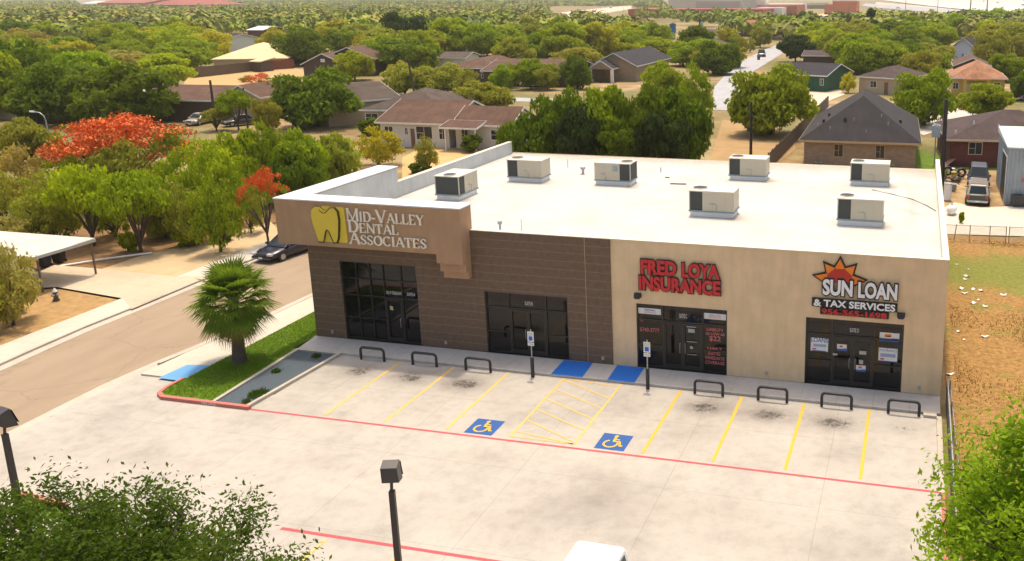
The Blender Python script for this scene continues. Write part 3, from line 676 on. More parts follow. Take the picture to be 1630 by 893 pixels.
r = poster(20.15, 21.18, 2.58, 2.86, 'white banner with red and blue print at the right of the insurance storefront'); text('FRED LOYA', 20.40, 20.92, 2.72, 2.80, gy-.006, M_dblue, r, depth=.002); text('INSURANCE', 20.38, 20.94, 2.62, 2.70, gy-.006, M_redp, r, depth=.002); ps.append(r)
r = poster(24.98, 25.74, 1.50, 2.12, 'white loans poster on the left pane of the loan storefront', [(M_dblue, .1, .9, .0, .07), (M_redp, .1, .32, .12, .22), (pm('grey_print', (.3, .35, .5)), .15, .9, .35, .55)]); text('LOANS', 25.0, 25.72, 1.93, 2.13, gy-.006, M_dblue, r, depth=.002, bold=.02); ps.append(r)
def sunny(x0, x1, z0, z1, lb):
    return poster(x0, x1, z0, z1, lb, [(M_dblue, 0, 1, 0, .3), (M_orange, .25, .6, .55, .85), (M_redp, .3, .55, .52, .66), (M_dblue, .62, .95, .3, .4)])
ps.append(sunny(27.93, 28.76, 2.22, 2.63, 'white and blue sign with orange sun on the upper right loan pane'))
r = poster(27.92, 28.72, 1.30, 1.92, 'white text poster on the right pane of the loan storefront', [(M_dblue, 0, 1, 0, .06), (M_redp, .1, .3, .12, .24), (pm('grey_print', (.3, .35, .5)), .1, .9, .34, .6)]); text('INSURANCE', 27.95, 28.7, 1.76, 1.88, gy-.006, M_dblue, r, depth=.002); ps.append(r)
ps.append(sunny(26.13, 26.55, 1.62, 1.92, 'small white and blue sun sign on the left loan door')); ps.append(sunny(26.98, 27.40, .72, 1.02, 'small white and blue sun sign low on the right loan door'))
for r in ps:
    for c in r.children: c.location = -Vector(r.location)
wl = [('LIABILITY', 20.28, 21.05, 2.02, 2.16), ('AS LOW AS', 20.22, 21.10, 1.82, 1.95), ('$22', 20.40, 20.92, 1.52, 1.78), ('FAMILY', 20.3, 20.98, 1.08, 1.24), ('RATES', 20.36, 20.9, .86, 1.01), ('IMMEDIATE', 20.2, 21.1, .64, .79), ('COVERAGE', 20.2, 21.1, .42, .57), ('5740-2777', 17.12, 18.05, 1.72, 1.90)]
for t in wl: text(*t, gy, M_pink, B, depth=.004, bold=.012)
text('WE', 17.1, 17.22, 2.3, 2.38, gy, M_pink, B, depth=.004); text('SHIP', 17.12, 17.3, 2.18, 2.27, gy, M_pink, B, depth=.004)
mb = MB(); mb.box(19.42, 19.74, .06, .063, 1.88, 2.06); mb.box(19.36, 19.80, .06, .063, 2.13, 2.17); mb.box(19.35, 19.85, .06, .063, 1.42, 1.45); mb.box(19.38, 19.82, .06, .063, .80, .83)
mb.plate([(19.58+.08*math.cos(a), 1.16+.08*math.sin(a)) for a in [R_(t) for t in range(0, 360, 40)]], .06, .063); mb.box(27.1, 27.4, .06, .063, 1.55, 1.72); mb.box(27.1, 27.28, .06, .063, 1.1, 1.3); mb.box(25.96, 26.16, .06, .063, 1.40, 1.50)
mb.build('door_notices', pm('dim_notice_paper', (.40, .39, .37)), B)
mb = MB(); mb.plate([(4.28, 1.72), (4.46, 1.70), (4.46, 1.90), (4.28, 1.93)], .06, .063); mb.build('door_emblem', pm('pale_gold_vinyl', (.5, .42, .18)), B)

# wall pack lights and small wall boxes
def wallpack(x, z, lb):
    r = empty('wall_light', (x, 0, z), 0, lb, 'light', 'wall lights over the shop doors')
    mb = MB(); mb.add([(-.17, -.02, -.1), (.17, -.02, -.1), (.17, -.02, .12), (-.17, -.02, .12), (-.14, -.26, -.08), (.14, -.26, -.08), (.15, -.2, .09), (-.15, -.2, .09)], [(0, 3, 2, 1), (4, 5, 6, 7), (0, 1, 5, 4), (1, 2, 6, 5), (2, 3, 7, 6), (3, 0, 4, 7)])
    mb.build('housing', M_black, r, bevel=.015); mb = MB(); mb.box(-.11, .11, -.22, -.06, -.125, -.095); mb.build('lens', WINGLASS, r)
wallpack(17.11, 3.50, 'black wall light left of the insurance storefront'); wallpack(28.78, 3.53, 'black wall light right of the sun loan sign')
for i, (x, lb) in enumerate([(.95, 'small grey hose box low on the brown wall left of the tall storefront'), (7.25, 'small grey hose box low on the brown wall between the two dark storefronts'), (15.35, 'small grey hose box low on the brown pier'), (23.05, 'small grey hose box on the tan wall between the insurance and loan storefronts'), (29.7, 'small grey hose box near the right end of the tan wall')]):
    mb = MB(); y = -.06 if 14.6 < x < XT else 0; mb.box(x-.06, x+.06, y-.05, y-.003, .22, .38); mb.cyl((x, y-.08, .25), (x, y-.03, .25), .02, n=8)
    mb.build('hose_box', M_steel, label=lb, cat='hose box', group='hose boxes along the front wall')

o = text('FIRE LANE', .15, .85, -.10, .01, -7.806, M_deco, None, name='kerb_lettering', depth=.004); tag(o, kind='structure')
# ------------------------------------------------------------------ roof equipment
M_acb = plain('beige_unit_panel', (.56, .50, .38), var=.06, rough=.5); M_accoil = plain('dark_coil_mesh', (.055, .06, .055), var=.3, scale=30, rough=.7)
M_act = plain('pale_unit_top', (.66, .63, .53), var=.08); M_acrail = pm('blue_grey_rail', (.25, .31, .34)); M_accurb = pm('white_roof_kerb', (.78, .78, .76))
def ac(x, y, w, d, lb, flip=False, rz=0., allcoil=False):
    r = empty('rooftop_air_conditioner', (x, y, RZ), rz, lb, 'air conditioner', 'air conditioners on the white roof')
    mb = MB(); mb.box(.05, w-.05, .05, d-.05, 0, .26); mb.build('kerb_base', M_accurb, r)
    mb = MB(); mb.box(-.03, w+.03, -.03, d+.03, .26, .34); mb.build('base_rail', M_acrail, r)
    z0, z1 = .34, 1.34; k = w*.30; c0, c1 = (0, k) if not flip else (w-k, w)
    mb = MB(); a, b = (k, w) if not flip else (0, w-k)
    mb.box(a, b, 0, d, z0, z1)
    for q in (a+(b-a)*.33, a+(b-a)*.7): mb.box(q-.006, q+.006, -.006, 0, z0+.02, z1-.02)
    cab = mb.build('cabinet', M_acb, r)
    mb = MB(); mb.box(c0+.03, c1-.003, .02, d-.02, z0, z1) if not flip else mb.box(c0+.003, c1-.03, .02, d-.02, z0, z1); mb.build('coil', M_accoil, r)
    mb = MB()
    for xx in ((c0, c0+.05) if not flip else (c1-.05, c1),): mb.box(xx[0], xx[1], 0, .05, z0, z1); mb.box(xx[0], xx[1], d-.05, d, z0, z1)
    mb.build('corner_post', M_acb, r)
    mb = MB(); mb.box(-.02, w+.02, -.02, d+.02, z1, z1+.05); mb.build('top_lid', M_act, r)
    cx = (c0+c1)/2+(.08 if not flip else -.08); rf = min(k*.52, .42); mb = MB()
    mb.cyl((cx, d*.5, z1+.05), (cx, d*.5, z1+.095), rf, n=24); mb.build('fan_guard', M_black, r)
    mb = MB()
    ring = [(cx+rf*1.04*math.cos(R_(t)), d*.5+rf*1.04*math.sin(R_(t)), z1+.075) for t in range(0, 361, 20)]
    mb.tube(ring, .022, 6); mb.build('fan_ring', M_act, r)
    mb = MB(); px = a+(b-a)*.45; mb.tube([(px, -.03, z0), (px, -.04, z0+.34), (px-.05, -.04, z0+.38), (px-.35, -.03, z0+.38)], .014, 6); mb.build('conduit', M_steel, r)
    if flip: mb = MB(); mb.box(w*.52, w*.63, -.07, -.004, z0+.55, z0+.85); mb.build('disconnect_box', pm('blue_grey_box', (.3, .38, .43)), r)
ac(4.4, 13.4, 2.3, 1.35, 'beige air conditioner at the back left of the white roof')
ac(10.05, 13.65, 2.3, 1.35, 'beige air conditioner with its fan on the right and a blue switch box', flip=True)
ac(17.67, 7.17, 2.38, 1.4, 'beige air conditioner nearest the front above the insurance sign')
ac(17.72, 17.0, 2.35, 1.35, 'beige air conditioner at the back in the middle of the roof')
ac(25.25, 17.0, 2.3, 1.35, 'beige air conditioner at the back right near the side parapet')
ac(25.36, 7.05, 2.25, 1.4, 'beige air conditioner at the front right above the sun sign')
r = ac(4.2, 7.7, 2.2, 1.5, 'beige air conditioner turned sideways behind the corner parapet', rz=R_(90))
def rp(name, pts, rad, lb, z=RZ, mat=M_steel, cap=False):
    mb = MB(); mb.tube([(x, y, z+h) for x, y, h in pts], rad, 8)
    if cap:
        p = pts[-1]; mb.cyl((p[0], p[1], z+p[2]), (p[0], p[1], z+p[2]+.14), rad*1.9, n=10)
    mb.build(name, mat, label=lb, cat='pipe')
p = at(757, 362, RZ); rp('vent_pipe', [(9.35, 2.2, 0), (9.35, 2.2, .34)], .06, 'short capped vent pipe beside the end of the corner parapet', cap=True)
rp('vent_pipe', [(10.4, 2.4, 0), (10.4, 2.4, .6)], .02, 'thin upright pipe near the front roof edge', mat=M_act)
rp('vent_pipe', [(6.26, 18.71, 0), (6.26, 18.71, .55)], .045, 'thin white vent pipe at the back of the roof', mat=M_white)
rp('vent_pipe', [(8.13, 16.67, 0), (8.13, 16.67, .32)], .09, 'grey vent with wide cap between two roof units', cap=True)
rp('vent_pipe', [(12.87, 18.42, 0), (12.87, 18.42, .32)], .04, 'small dark vent stub behind the flipped roof unit')
mb = MB(); mb.box(-.5, .5, -.05, .05, 0, .06, rz=.1); mb.build('loose_bar', pm('rusty_metal', (.22, .1, .06)), loc=(15.0, 14.9, RZ+.004), label='rusty bar lying on the white roof', cat='debris')
for k, (x, y, lb) in enumerate([(13.8, 16.7, 'rusty scrap on the roof left of the bar'), (16.4, 14.2, 'small dark scrap on the roof right of the bar')]):
    mb = MB(); mb.box(-.14, .14, -.06, .06, 0, .05, rz=.3*k); mb.build('scrap_piece', pm('rusty_metal', (.22, .1, .06)), loc=(x, y, RZ+.004), label=lb, cat='debris')

mb = MB(); a_ = [at(u, v, RZ+.02) for u, v in ((1388, 302), (1420, 309), (1452, 317), (1475, 327), (1490, 336))]; mb.tube([(q.x, q.y, q.z) for q in a_], .02, 6); mb.build('roof_cable', M_black, label='thin black cable curving across the right side of the white roof', cat='cable')
# ------------------------------------------------------------------ lot furniture
cs = [4.45, 7.19, 9.93, 20.85, 23.64, 26.35, 29.1]
nm = ['first hoop bollard from the gravel bed', 'second hoop bollard from the gravel bed', 'hoop bollard in front of the brown wall just left of the second storefront', 'hoop bollard below the right end of the insurance storefront', 'hoop bollard in front of the tan wall between the two shops', 'hoop bollard in front of the loan storefront doors', 'hoop bollard at the right end by the kerb corner']
hoop = None
for x, n in zip(cs, nm):
    if hoop is None:
        mb = MB(); hw = .62; h = .62; pts = [(-hw, 0, -.05), (-hw, 0, h-.2)]+[(-hw+.16-.16*math.cos(R_(a)), 0, h-.16+.16*math.sin(R_(a))) for a in (0, 30, 60, 90)]
        pts += [(-px, 0, pz) for px, _, pz in pts[::-1]]
        mb.tube(pts, .062, 10); hoop = mb.build('hoop_bollard', M_bollard); o = hoop
    else:
        o = hoop.copy(); COL.objects.link(o)
    o.location = (x, -1.93, -.115); tag(o, 'dark grey '+n, 'bollard', 'hoop bollards at the stall heads')
M_sleeve = pm('dark_post_sleeve', (.03, .028, .03))
def hsign(x, lb):
    r = empty('parking_sign', (x, -1.95, -.115), 0, lb, 'sign', 'accessible parking signs')
    mb = MB(); mb.cyl((0, 0, 0), (0, 0, .95), .085, n=12); mb.build('sleeve', M_sleeve, r)
    mb = MB(); mb.cyl((0, 0, .95), (0, 0, 2.28), .028, n=8); mb.build('post', M_steel, r)
    mb = MB(); mb.box(-.15, .15, -.045, -.03, 1.72, 2.2); p = mb.build('sign_panel', M_white, r)
    text('RESERVED', -.12, .12, 2.10, 2.15, -.048, pm('green_print', (.03, .25, .12)), p, depth=.002); text('PARKING', -.12, .12, 2.02, 2.07, -.048, pm('green_print', (.03, .25, .12)), p, depth=.002)
    mb = MB(); mb.box(-.09, .09, -.05, -.046, 1.78, 1.98); mb.build('blue_symbol_panel', pm('blue_sign_face', (.01, .12, .55)), p)
    mb = MB(); mb.box(-.15, .15, -.045, -.03, 1.53, 1.68); q = mb.build('lower_panel', M_white, r); text('VAN ACCESSIBLE', -.12, .12, 1.585, 1.635, -.048, pm('green_print', (.03, .25, .12)), q, depth=.002)
hsign(12.65, 'accessible parking sign in front of the second brown storefront'); hsign(18.1, 'accessible parking sign in front of the insurance storefront')
def lamp(x, y, z, lb, rz=0):
    r = empty('parking_lot_lamp', (x, y, -.115), rz, lb, 'street lamp', 'square parking lot lamps')
    mb = MB(); mb.add([(-.08, -.08, 0), (.08, -.08, 0), (.08, .08, 0), (-.08, .08, 0), (-.06, -.06, z), (.06, -.06, z), (.06, .06, z), (-.06, .06, z)], [(3, 2, 1, 0), (4, 5, 6, 7), (0, 1, 5, 4), (1, 2, 6, 5), (2, 3, 7, 6), (3, 0, 4, 7)]); mb.build('pole', M_poledark, r)
    mb = MB(); mb.cyl((0, 0, z), (.0, .03, z+.22), .035, n=8); mb.build('knuckle', M_poledark, r)
    mb = MB(); a = .19
    mb.add([(-a, -.06, z+.22), (a, -.06, z+.22), (a, .26, z+.16), (-a, .26, z+.16), (-a+.02, -.14, z+.62), (a-.0, -.14, z+.62), (a, .12, z+.70), (-a+.02, .12, z+.70)], [(3, 2, 1, 0), (4, 5, 6, 7), (0, 1, 5, 4), (1, 2, 6, 5), (2, 3, 7, 6), (3, 0, 4, 7)])
    h = mb.build('lamp_head', pm('grey_lamp_paint', (.055, .05, .052), rough=.4), r, bevel=.01)
    mb = MB(); mb.add([(-.2, .28, z+.24), (.2, .28, z+.24), (.2, .16, z+.64), (-.2, .16, z+.64)], [(3, 2, 1, 0)]); mb.build('lens', WINGLASS, h)
    return r
lp = aty(621, 752, -21.0); lamp(lp.x, lp.y, lp.z+.115-.45, 'dark square lamp on a pole in the middle of the parking lot', R_(18))
lp = aty(3, 668, -20.5); lamp(lp.x, lp.y, lp.z+.115-.4, 'dark square lamp on a thick pole at the left edge beside a brick wall', R_(-10))
# neighbouring brick building corner at the left edge
bn = empty('brick_building', (-1, -17, 0), 0, 'corner of a brown panelled building at the lower left edge', 'building')
mb = MB(); q = at(6, 826); mb.box(q.x-9-(-1), q.x-(-1), q.y-9+17, q.y+17, -.2, 2.6); mb.build('wall', M_clad, bn); mb = MB(); mb.box(q.x-9.1+1, q.x+.1+1, q.y-9.1+17, q.y+.1+17, 2.6, 2.72); mb.build('roof_edge', M_frame, bn)
sheet('lawn', ppoly([(28, 790), (75, 798), (130, 830), (40, 822)]), -.108, M_grass, kind='structure')
mb = MB()
a, b = at(30, 785), at(110, 806); mb.prism([(a.x, a.y), (b.x, b.y), (b.x, b.y-.18), (a.x, a.y-.18)], -.19, .02); mb.build('red_kerb', M_redcurb, kind='structure')

# fence along the right-hand property line
M_mesh = pm('dark_fence_mesh', (.045, .045, .05), var=.3, scale=20)
fe = empty('boundary_fence', (30.85, 0, -.115), 0, 'low dark fence with pale rails along the right edge of the parking lot', 'fence')
mb = MB(); mb.box(-.03, .03, -30, -.3, 0, .95); mb.build('mesh_panel', M_mesh, fe)
mb = MB(); mb.tube([(0, -30, 1.0), (0, -.3, 1.0)], .03, 8); mb.tube([(.28, -30, .55), (.30, -9, .6), (.20, -5, .6), (.14, -.3, .62)], .022, 8); mb.build('rail', M_steel, fe)
for k, y in enumerate(np.arange(-.3, -30, -2.1)):
    mb = MB(); mb.cyl((.12, y, 0), (.12, y, 1.04), .032, n=8); mb.cyl((.12, y, .62), (.3, y, .6), .016, n=6); mb.build('post', M_steel, fe)
# chain link gate on the lane
ga = empty('chain_link_gate', (31.5, 26.4, -.13), R_(4), 'low chain link fence and gate along the dirt lane', 'fence')
ml = MB()
def chain_mat():
    m, nt, b = newmat('chain_link'); nt.nodes.remove(b)
    x = sep(nt); a = math_(nt, 'FRACT', math_(nt, 'MULTIPLY', math_(nt, 'ADD', x[0], x[2]), 9)); c = math_(nt, 'FRACT', math_(nt, 'MULTIPLY', math_(nt, 'SUBTRACT', x[0], x[2]), 9))
    k = math_(nt, 'MAXIMUM', math_(nt, 'LESS_THAN', a, .14), math_(nt, 'LESS_THAN', c, .14))
    d = N(nt, 'ShaderNodeBsdfPrincipled'); d.inputs['Base Color'].default_value = (.35, .36, .36, 1); t = N(nt, 'ShaderNodeBsdfTransparent'); mx = N(nt, 'ShaderNodeMixShader')
    nt.links.new(k, mx.inputs[0]); nt.links.new(t.outputs[0], mx.inputs[1]); nt.links.new(d.outputs[0], mx.inputs[2]); nt.links.new(mx.outputs[0], nt.nodes['Material Output'].inputs[0]); return m
M_chain = chain_mat()
for x0, x1 in ((-.6, 4.0), (4.2, 12)):
    mb = MB(); mb.add([(x0, 0, .05), (x1, 0, .05), (x1, 0, 1.15), (x0, 0, 1.15)], [(0, 1, 2, 3)]); mb.build('chain_mesh', M_chain, ga)
    mb = MB(); mb.tube([(x0, 0, 1.17), (x1, 0, 1.17)], .025, 6); mb.build('rail', M_steel, ga)
for x in (.5, 1.55, 2.9, 4.0, 4.2, 6.6, 9):
    mb = MB(); mb.cyl((x, 0, 0), (x+(.12 if x == .5 else 0), 0, 1.22), .035, n=6); mb.build('post', M_steel, ga)
# wooden fence beside the dark roofed brick house
def board_fence(name, p0, p1, h, mat, lb, gap=.2, posts=True):
    p0, p1 = Vector((p0[0], p0[1], 0)), Vector((p1[0], p1[1], 0)); L = (p1-p0).length; rz = math.atan2(p1.y-p0.y, p1.x-p0.x)
    r = empty(name, (p0.x, p0.y, -.18), rz, lb, 'fence')
    mb = MB(); n = int(L/gap)
    for k in range(n): 
        hh = h+random.uniform(-.04, .04); mb.box(k*gap, k*gap+gap*.92, -.012, .012, .04, hh)
    mb.build('boards', mat, r); mb = MB()
    for z in (.35, h-.3): mb.box(0, L, .012, .05, z, z+.09)
    mb.build('rail', mat, r)
    for k in range(0, int(L/2.4)+1):
        mb = MB(); mb.box(k*2.4-.05, k*2.4+.05, .05, .15, 0, h+.03); mb.build('post', mat, r)
M_fwood = pm('grey_brown_fence_wood', (.13, .095, .065), var=.3, scale=4, rough=.95); M_rwood = pm('red_brown_fence_wood', (.20, .07, .04), var=.3, scale=4, rough=.95)
board_fence('wooden_fence', (14.9, 50), (15.4, 104), 1.75, M_fwood, 'long grey wooden board fence left of the dark hip roofed brick house')
a, b = at(308, 124), at(404, 113); board_fence('wooden_fence', a, b, 2.2, M_fwood, 'brown wooden fence in front of the straw coloured roof', gap=.3)
a, b = at(404, 113), at(470, 108.5); board_fence('wooden_fence', a, b, 2.2, M_rwood, 'reddish wooden fence section beside the white trimmed gable', gap=.3)

# ------------------------------------------------------------------ houses
def col_wall(name, c): return pm(name, c, var=.1, scale=2, rough=.9)
def sh(name, c):
    if name not in MT: MT[name] = shingle_material(name, c)
    return MT[name]
def roof_mesh(mb, L, Dp, ze, zr, kind, x0=0., y0=0., ov=.0):
    a, b, c, d = x0-ov, x0+L+ov, y0-ov, y0+Dp+ov; t = .14
    if kind == 'gw': ym = (c+d)/2; top = [(a, c, ze), (b, c, ze), (b, d, ze), (a, d, ze), (a, ym, zr), (b, ym, zr)]; fs = [(0, 1, 5, 4), (2, 3, 4, 5)]
    elif kind == 'gd': xm = (a+b)/2; top = [(a, c, ze), (b, c, ze), (b, d, ze), (a, d, ze), (xm, c, zr), (xm, d, zr)]; fs = [(0, 4, 5, 3), (1, 2, 5, 4)]
    elif kind == 'hip':
        s = min(b-a, d-c)/2; 
        if b-a >= d-c: top = [(a, c, ze), (b, c, ze), (b, d, ze), (a, d, ze), (a+s, (c+d)/2, zr), (b-s+.01, (c+d)/2, zr)]; fs = [(0, 1, 5, 4), (1, 2, 5), (2, 3, 4, 5), (3, 0, 4)]
        else: xm = (a+b)/2; top = [(a, c, ze), (b, c, ze), (b, d, ze), (a, d, ze), (xm, c+s, zr), (xm, d-s, zr)]; fs = [(0, 1, 4), (1, 2, 5, 4), (2, 3, 5), (3, 0, 4, 5)]
    else: top = [(a, c, ze), (b, c, ze), (b, d, zr), (a, d, zr)]; fs = [(0, 1, 2, 3)]
    n = len(top); low = [(x, y, z-t) for x, y, z in top]
    mb.add(top+low, [tuple(f) for f in fs]+[tuple(n+i for i in f)[::-1] for f in fs])
    # fascia
    es = [(0, 1), (1, 2), (2, 3), (3, 0)] if kind in ('hip', 'flat') else ([(0, 1), (2, 3), (1, 5), (5, 2), (3, 4), (4, 0)] if kind == 'gw' else [(3, 0), (1, 2), (0, 4), (4, 1), (2, 5), (5, 3)])
    fa = MB()
    for i, j in es:
        p, q = Vector(top[i]), Vector(top[j]); dn = Vector((0, 0, -.2)); nn = Vector((q.y-p.y, -(q.x-p.x), 0)).normalized()*.025
        fa.add([p+nn, q+nn, q+nn+dn, p+nn+dn, p-nn, q-nn, q-nn+dn, p-nn+dn], [(0, 3, 2, 1), (4, 5, 6, 7), (0, 1, 5, 4), (3, 7, 6, 2), (0, 4, 7, 3), (1, 2, 6, 5)])
    return fa
def house(p0, p1, Dp, ze, zr, kind, wm, rm, label, wins=(), doors=(), ov=.45, trim=None, gable=None, parts=None, name='house', cat='house', sidewins=()):
    p0, p1 = Vector((p0[0], p0[1])), Vector((p1[0], p1[1])); L = (p1-p0).length; rz = math.atan2(p1.y-p0.y, p1.x-p0.x)
    r = empty(name, (p0.x, p0.y, -.2), rz, label, cat); trim = trim or M_white
    ze += .2; zr += .2
    mb = MB(); w0, w1, d0, d1 = ov, L-ov, ov, Dp-ov
    mb.box(w0, w1, d0, d1, 0, ze-.14)
    k = (zr-ze)/(L/2 if kind == 'gd' else Dp/2)
    if kind == 'gd':
        for y in (d0, d1-.1): mb.plate([(w0, ze-.15), (w1, ze-.15), (L/2, zr-.16)], y+.001, y+.1)
    if kind == 'gw':
        for x in (w0, w1-.1):
            v = [(x+.001, d0, ze-.15), (x+.001, d1, ze-.15), (x+.001, Dp/2, zr-.16), (x+.1, d0, ze-.15), (x+.1, d1, ze-.15), (x+.1, Dp/2, zr-.16)]
            mb.add(v, [(0, 1, 2)[::-1], (3, 4, 5), (0, 1, 4, 3), (1, 2, 5, 4), (2, 0, 3, 5)])
    mb.build('wall', wm, r)
    mb = MB(); fa = roof_mesh(mb, L, Dp, ze, zr, kind); ro = mb.build('roof', rm, r); fa.build('fascia', trim, ro)
    for i, (a, b, c, d) in enumerate(wins): window(r, a*L, b*L, c+.2, d+.2, d0, trim)
    for (a, b, c, d) in sidewins: window(r, a*Dp, b*Dp, c+.2, d+.2, w1, trim, side=True)
    for (a, b) in doors:
        mb = MB(); mb.box(a*L, b*L, d0-.05, d0-.003, .05, 2.15); mb.build('door', pm('brown_door', (.2, .11, .06)), r)
    if parts: parts(r, L, ze, zr)
    return r
def window(r, x0, x1, z0, z1, y, trim, side=False):
    f = MB(); g = MB(); w = .07
    def bx(m, a, b, c, d, q0, q1):
        if side: m.box(y+(-q1)-0, y-q0, a, b, c, d)
        else: m.box(a, b, y+q0, y+q1, c, d)
    for a, b, c, d in ((x0, x0+w, z0, z1), (x1-w, x1, z0, z1), (x0+w, x1-w, z1-w, z1), (x0+w, x1-w, z0, z0+w), ((x0+x1)/2-.02, (x0+x1)/2+.02, z0+w, z1-w), (x0+w, (x0+x1)/2-.02, (z0+z1)/2-.02, (z0+z1)/2+.02)): bx(f, a, b, c, d, -.05, -.002)
    bx(g, x0+w, x1-w, z0+w, z1-w, -.02, -.004)
    fo = f.build('window', trim, r); g.build('pane', WINGLASS, fo)
def wing(r, x0, y0, L, Dp, ze, zr, kind, wm, rm, ov=.4, trim=None, open_=False, posts=()):
    mb = MB()
    if not open_:
        mb.box(x0+ov, x0+L-ov, y0+ov, y0+Dp-ov*.2, 0, ze-.14)
        if kind == 'gd': mb.plate([(x0+ov, ze-.15), (x0+L-ov, ze-.15), (x0+L/2, zr-.16)], y0+ov+.001, y0+ov+.1)
        if kind == 'gw':
            x = x0+L-ov-.1; mb.add([(x, y0+ov, ze-.15), (x, y0+Dp-ov, ze-.15), (x, y0+Dp/2, zr-.16), (x+.1, y0+ov, ze-.15), (x+.1, y0+Dp-ov, ze-.15), (x+.1, y0+Dp/2, zr-.16)], [(2, 1, 0), (3, 4, 5), (0, 1, 4, 3), (1, 2, 5, 4), (2, 0, 3, 5)])
        mb.build('wing_wall', wm, r)
    elif kind == 'gd':
        mb.plate([(x0+.1, ze-.15), (x0+L-.1, ze-.15), (x0+L/2, zr-.16)], y0+.1, y0+.2); mb.build('gable_face', wm, r)
    mb = MB(); fa = roof_mesh(mb, L, Dp, ze, zr, kind, x0, y0); ro = mb.build('wing_roof', rm, r); fa.build('fascia', trim or M_white, ro)
    for px, py, w in posts:
        mb = MB(); mb.box(px-w, px+w, py-w, py+w, 0, ze-.15); mb.build('porch_post', trim or M_white, r)
R_brown = sh('brown_shingles', (.135, .070, .045)); R_grey = sh('dark_grey_shingles', (.034, .030, .034)); R_gb = sh('grey_brown_shingles', (.10, .072, .056)); R_terra = sh('terracotta_tiles', (.42, .20, .11))
R_red = sh('red_roofing', (.42, .12, .10)); R_char = sh('charcoal_shingles', (.034, .03, .04)); R_straw = plain('straw_coloured_roofing', (.72, .56, .33), var=.25, scale=.6, rough=.9); R_plum = sh('plum_brown_shingles', (.085, .055, .052))
W_white = col_wall('white_siding', (.66, .65, .60)); W_beige = col_wall('beige_siding', (.48, .38, .27)); W_brick = brick_material('tan_brick', (.30, .20, .13), (.38, .27, .18), (.42, .35, .27))
W_red = brick_material('dark_red_brick', (.13, .035, .03), (.17, .05, .04), (.12, .06, .05)); W_stone = brick_material('buff_stone', (.36, .27, .17), (.30, .22, .14), (.4, .33, .25)); W_yel = col_wall('yellow_stucco', (.58, .40, .10))
W_green = col_wall('green_siding', (.03, .10, .055)); W_dark = col_wall('dark_brown_siding', (.10, .07, .055)); W_blue = col_wall('pale_blue_siding', (.50, .58, .72)); W_orange = brick_material('orange_red_brick', (.48, .14, .07), (.42, .12, .06), (.5, .28, .2)); W_redbr = brick_material('school_red_brick', (.40, .08, .05), (.36, .07, .05), (.4, .18, .13))
def hA(r, L, ze, zr):
    wing(r, L-.1, .2, 7.4, 8.0, ze-.05, zr-.35, 'gw', W_white, R_brown)
    wing(r, L-.6, -1.6, 4.6, 2.6, ze-.15, ze+.35, 'flat', W_white, R_brown, open_=True, posts=[(L+.0, -1.3, .07), (L+3.6, -1.3, .07)])
    window(r, L+4.6, L+6.2, 1.1, 2.3, .6, M_white); window(r, L+1., L+1.9, 1.1, 2.3, .55, M_white)
house((-31.9, 54), (-22.4, 54.3), 12.5, 2.7, 4.7, 'gw', W_white, R_brown, 'white house with brown gable roof, low wing and porch behind the yellow green tree', wins=[(.1, .22, 1.1, 2.2), (.37, .42, 1.2, 2.1), (.52, .74, .7, 2.3), (.82, .92, .8, 2.3)], doors=[(.45, .5)], parts=hA)
house((-41, 64.5), (-29.5, 66), 14, 2.6, 4.7, 'hip', W_beige, R_gb, 'beige house with grey brown hip roof directly behind the white brown roofed house', wins=[(.05, .2, 1.0, 2.1)])
def hC(r, L, ze, zr): wing(r, .9, -3.6, 5.4, 4.2, ze-.35, ze+1.25, 'gd', W_stone, R_char, open_=True, posts=[(1.3, -3.2, .28), (5.9, -3.2, .28)]); mb = MB(); mb.box(3.3, 4.9, .3, .44, 0, 2.4); mb.build('door', pm('gold_brown_door', (.38, .22, .05)), r)
house((-37, 138), (-26.8, 138), 26, 3.0, 5.6, 'gd', W_stone, R_char, 'buff stone building with charcoal gable roof and small gabled entrance porch', parts=hC)
def hD(r, L, ze, zr):
    k = 0
    for x, y in [(4.4, 2.6), (5.3, 2.6), (1.7, 2.0), (2.2, 3.0), (8.0, 3.2), (8.7, 2.2), (9.9, 4.5), (6.6, 1.2), (3.0, 1.4), (2.5, 6.5)]:
        z = ze+(zr-ze)*min(x, y, L-x)/(L/2)
        mb = MB(); mb.cyl((x, y, z-.1), (x, y, z+.32), .06 if k % 3 else .13, n=8); mb.build('roof_vent', M_steel if k % 3 else M_black, r); k += 1
house((17.6, 51.6), (29.6, 51.9), 20, 2.7, 6.6, 'hip', W_brick, R_grey, 'tan brick house with large weathered dark grey hip roof behind the white roofed building', wins=[(.29, .37, 1.0, 2.35), (.63, .71, 1.0, 2.35)], parts=hD, trim=pm('tan_trim', (.5, .36, .2)), ov=.5)
def hE(r, L, ze, zr):
    for x, y in [(1.0, 1.0), (5.4, 2.4), (6.8, 1.2), (3, 3)]:
        z = ze+(zr-ze)*min(x, y)/6; mb = MB(); mb.cyl((x, y, z-.1), (x, y, z+.35), .07, n=8); mb.build('roof_vent', M_white, r)
house((32.0, 55.4), (46.5, 56.6), 13, 2.7, 5.0, 'hip', W_red, R_plum, 'dark red brick house with brown hip roof at the right edge behind the parked wagons', wins=[(.155, .25, 1.1, 2.4), (.40, .50, 1.1, 2.4)], parts=hE, trim=pm('cream_trim', (.6, .5, .36)))
def hF(r, L, ze, zr):
    wing(r, 2.2, -1.8, 4.4, 3.5, ze, ze+1.3, 'hip', W_yel, R_terra, open_=True, posts=[(2.5, -1.5, .22), (6.3, -1.5, .22)], trim=W_yel)
    mb = MB(); mb.box(2.8, 6.0, .3, .44, .1, 2.4); mb.build('door_surround', pm('cream_trim', (.6, .5, .36)), r)
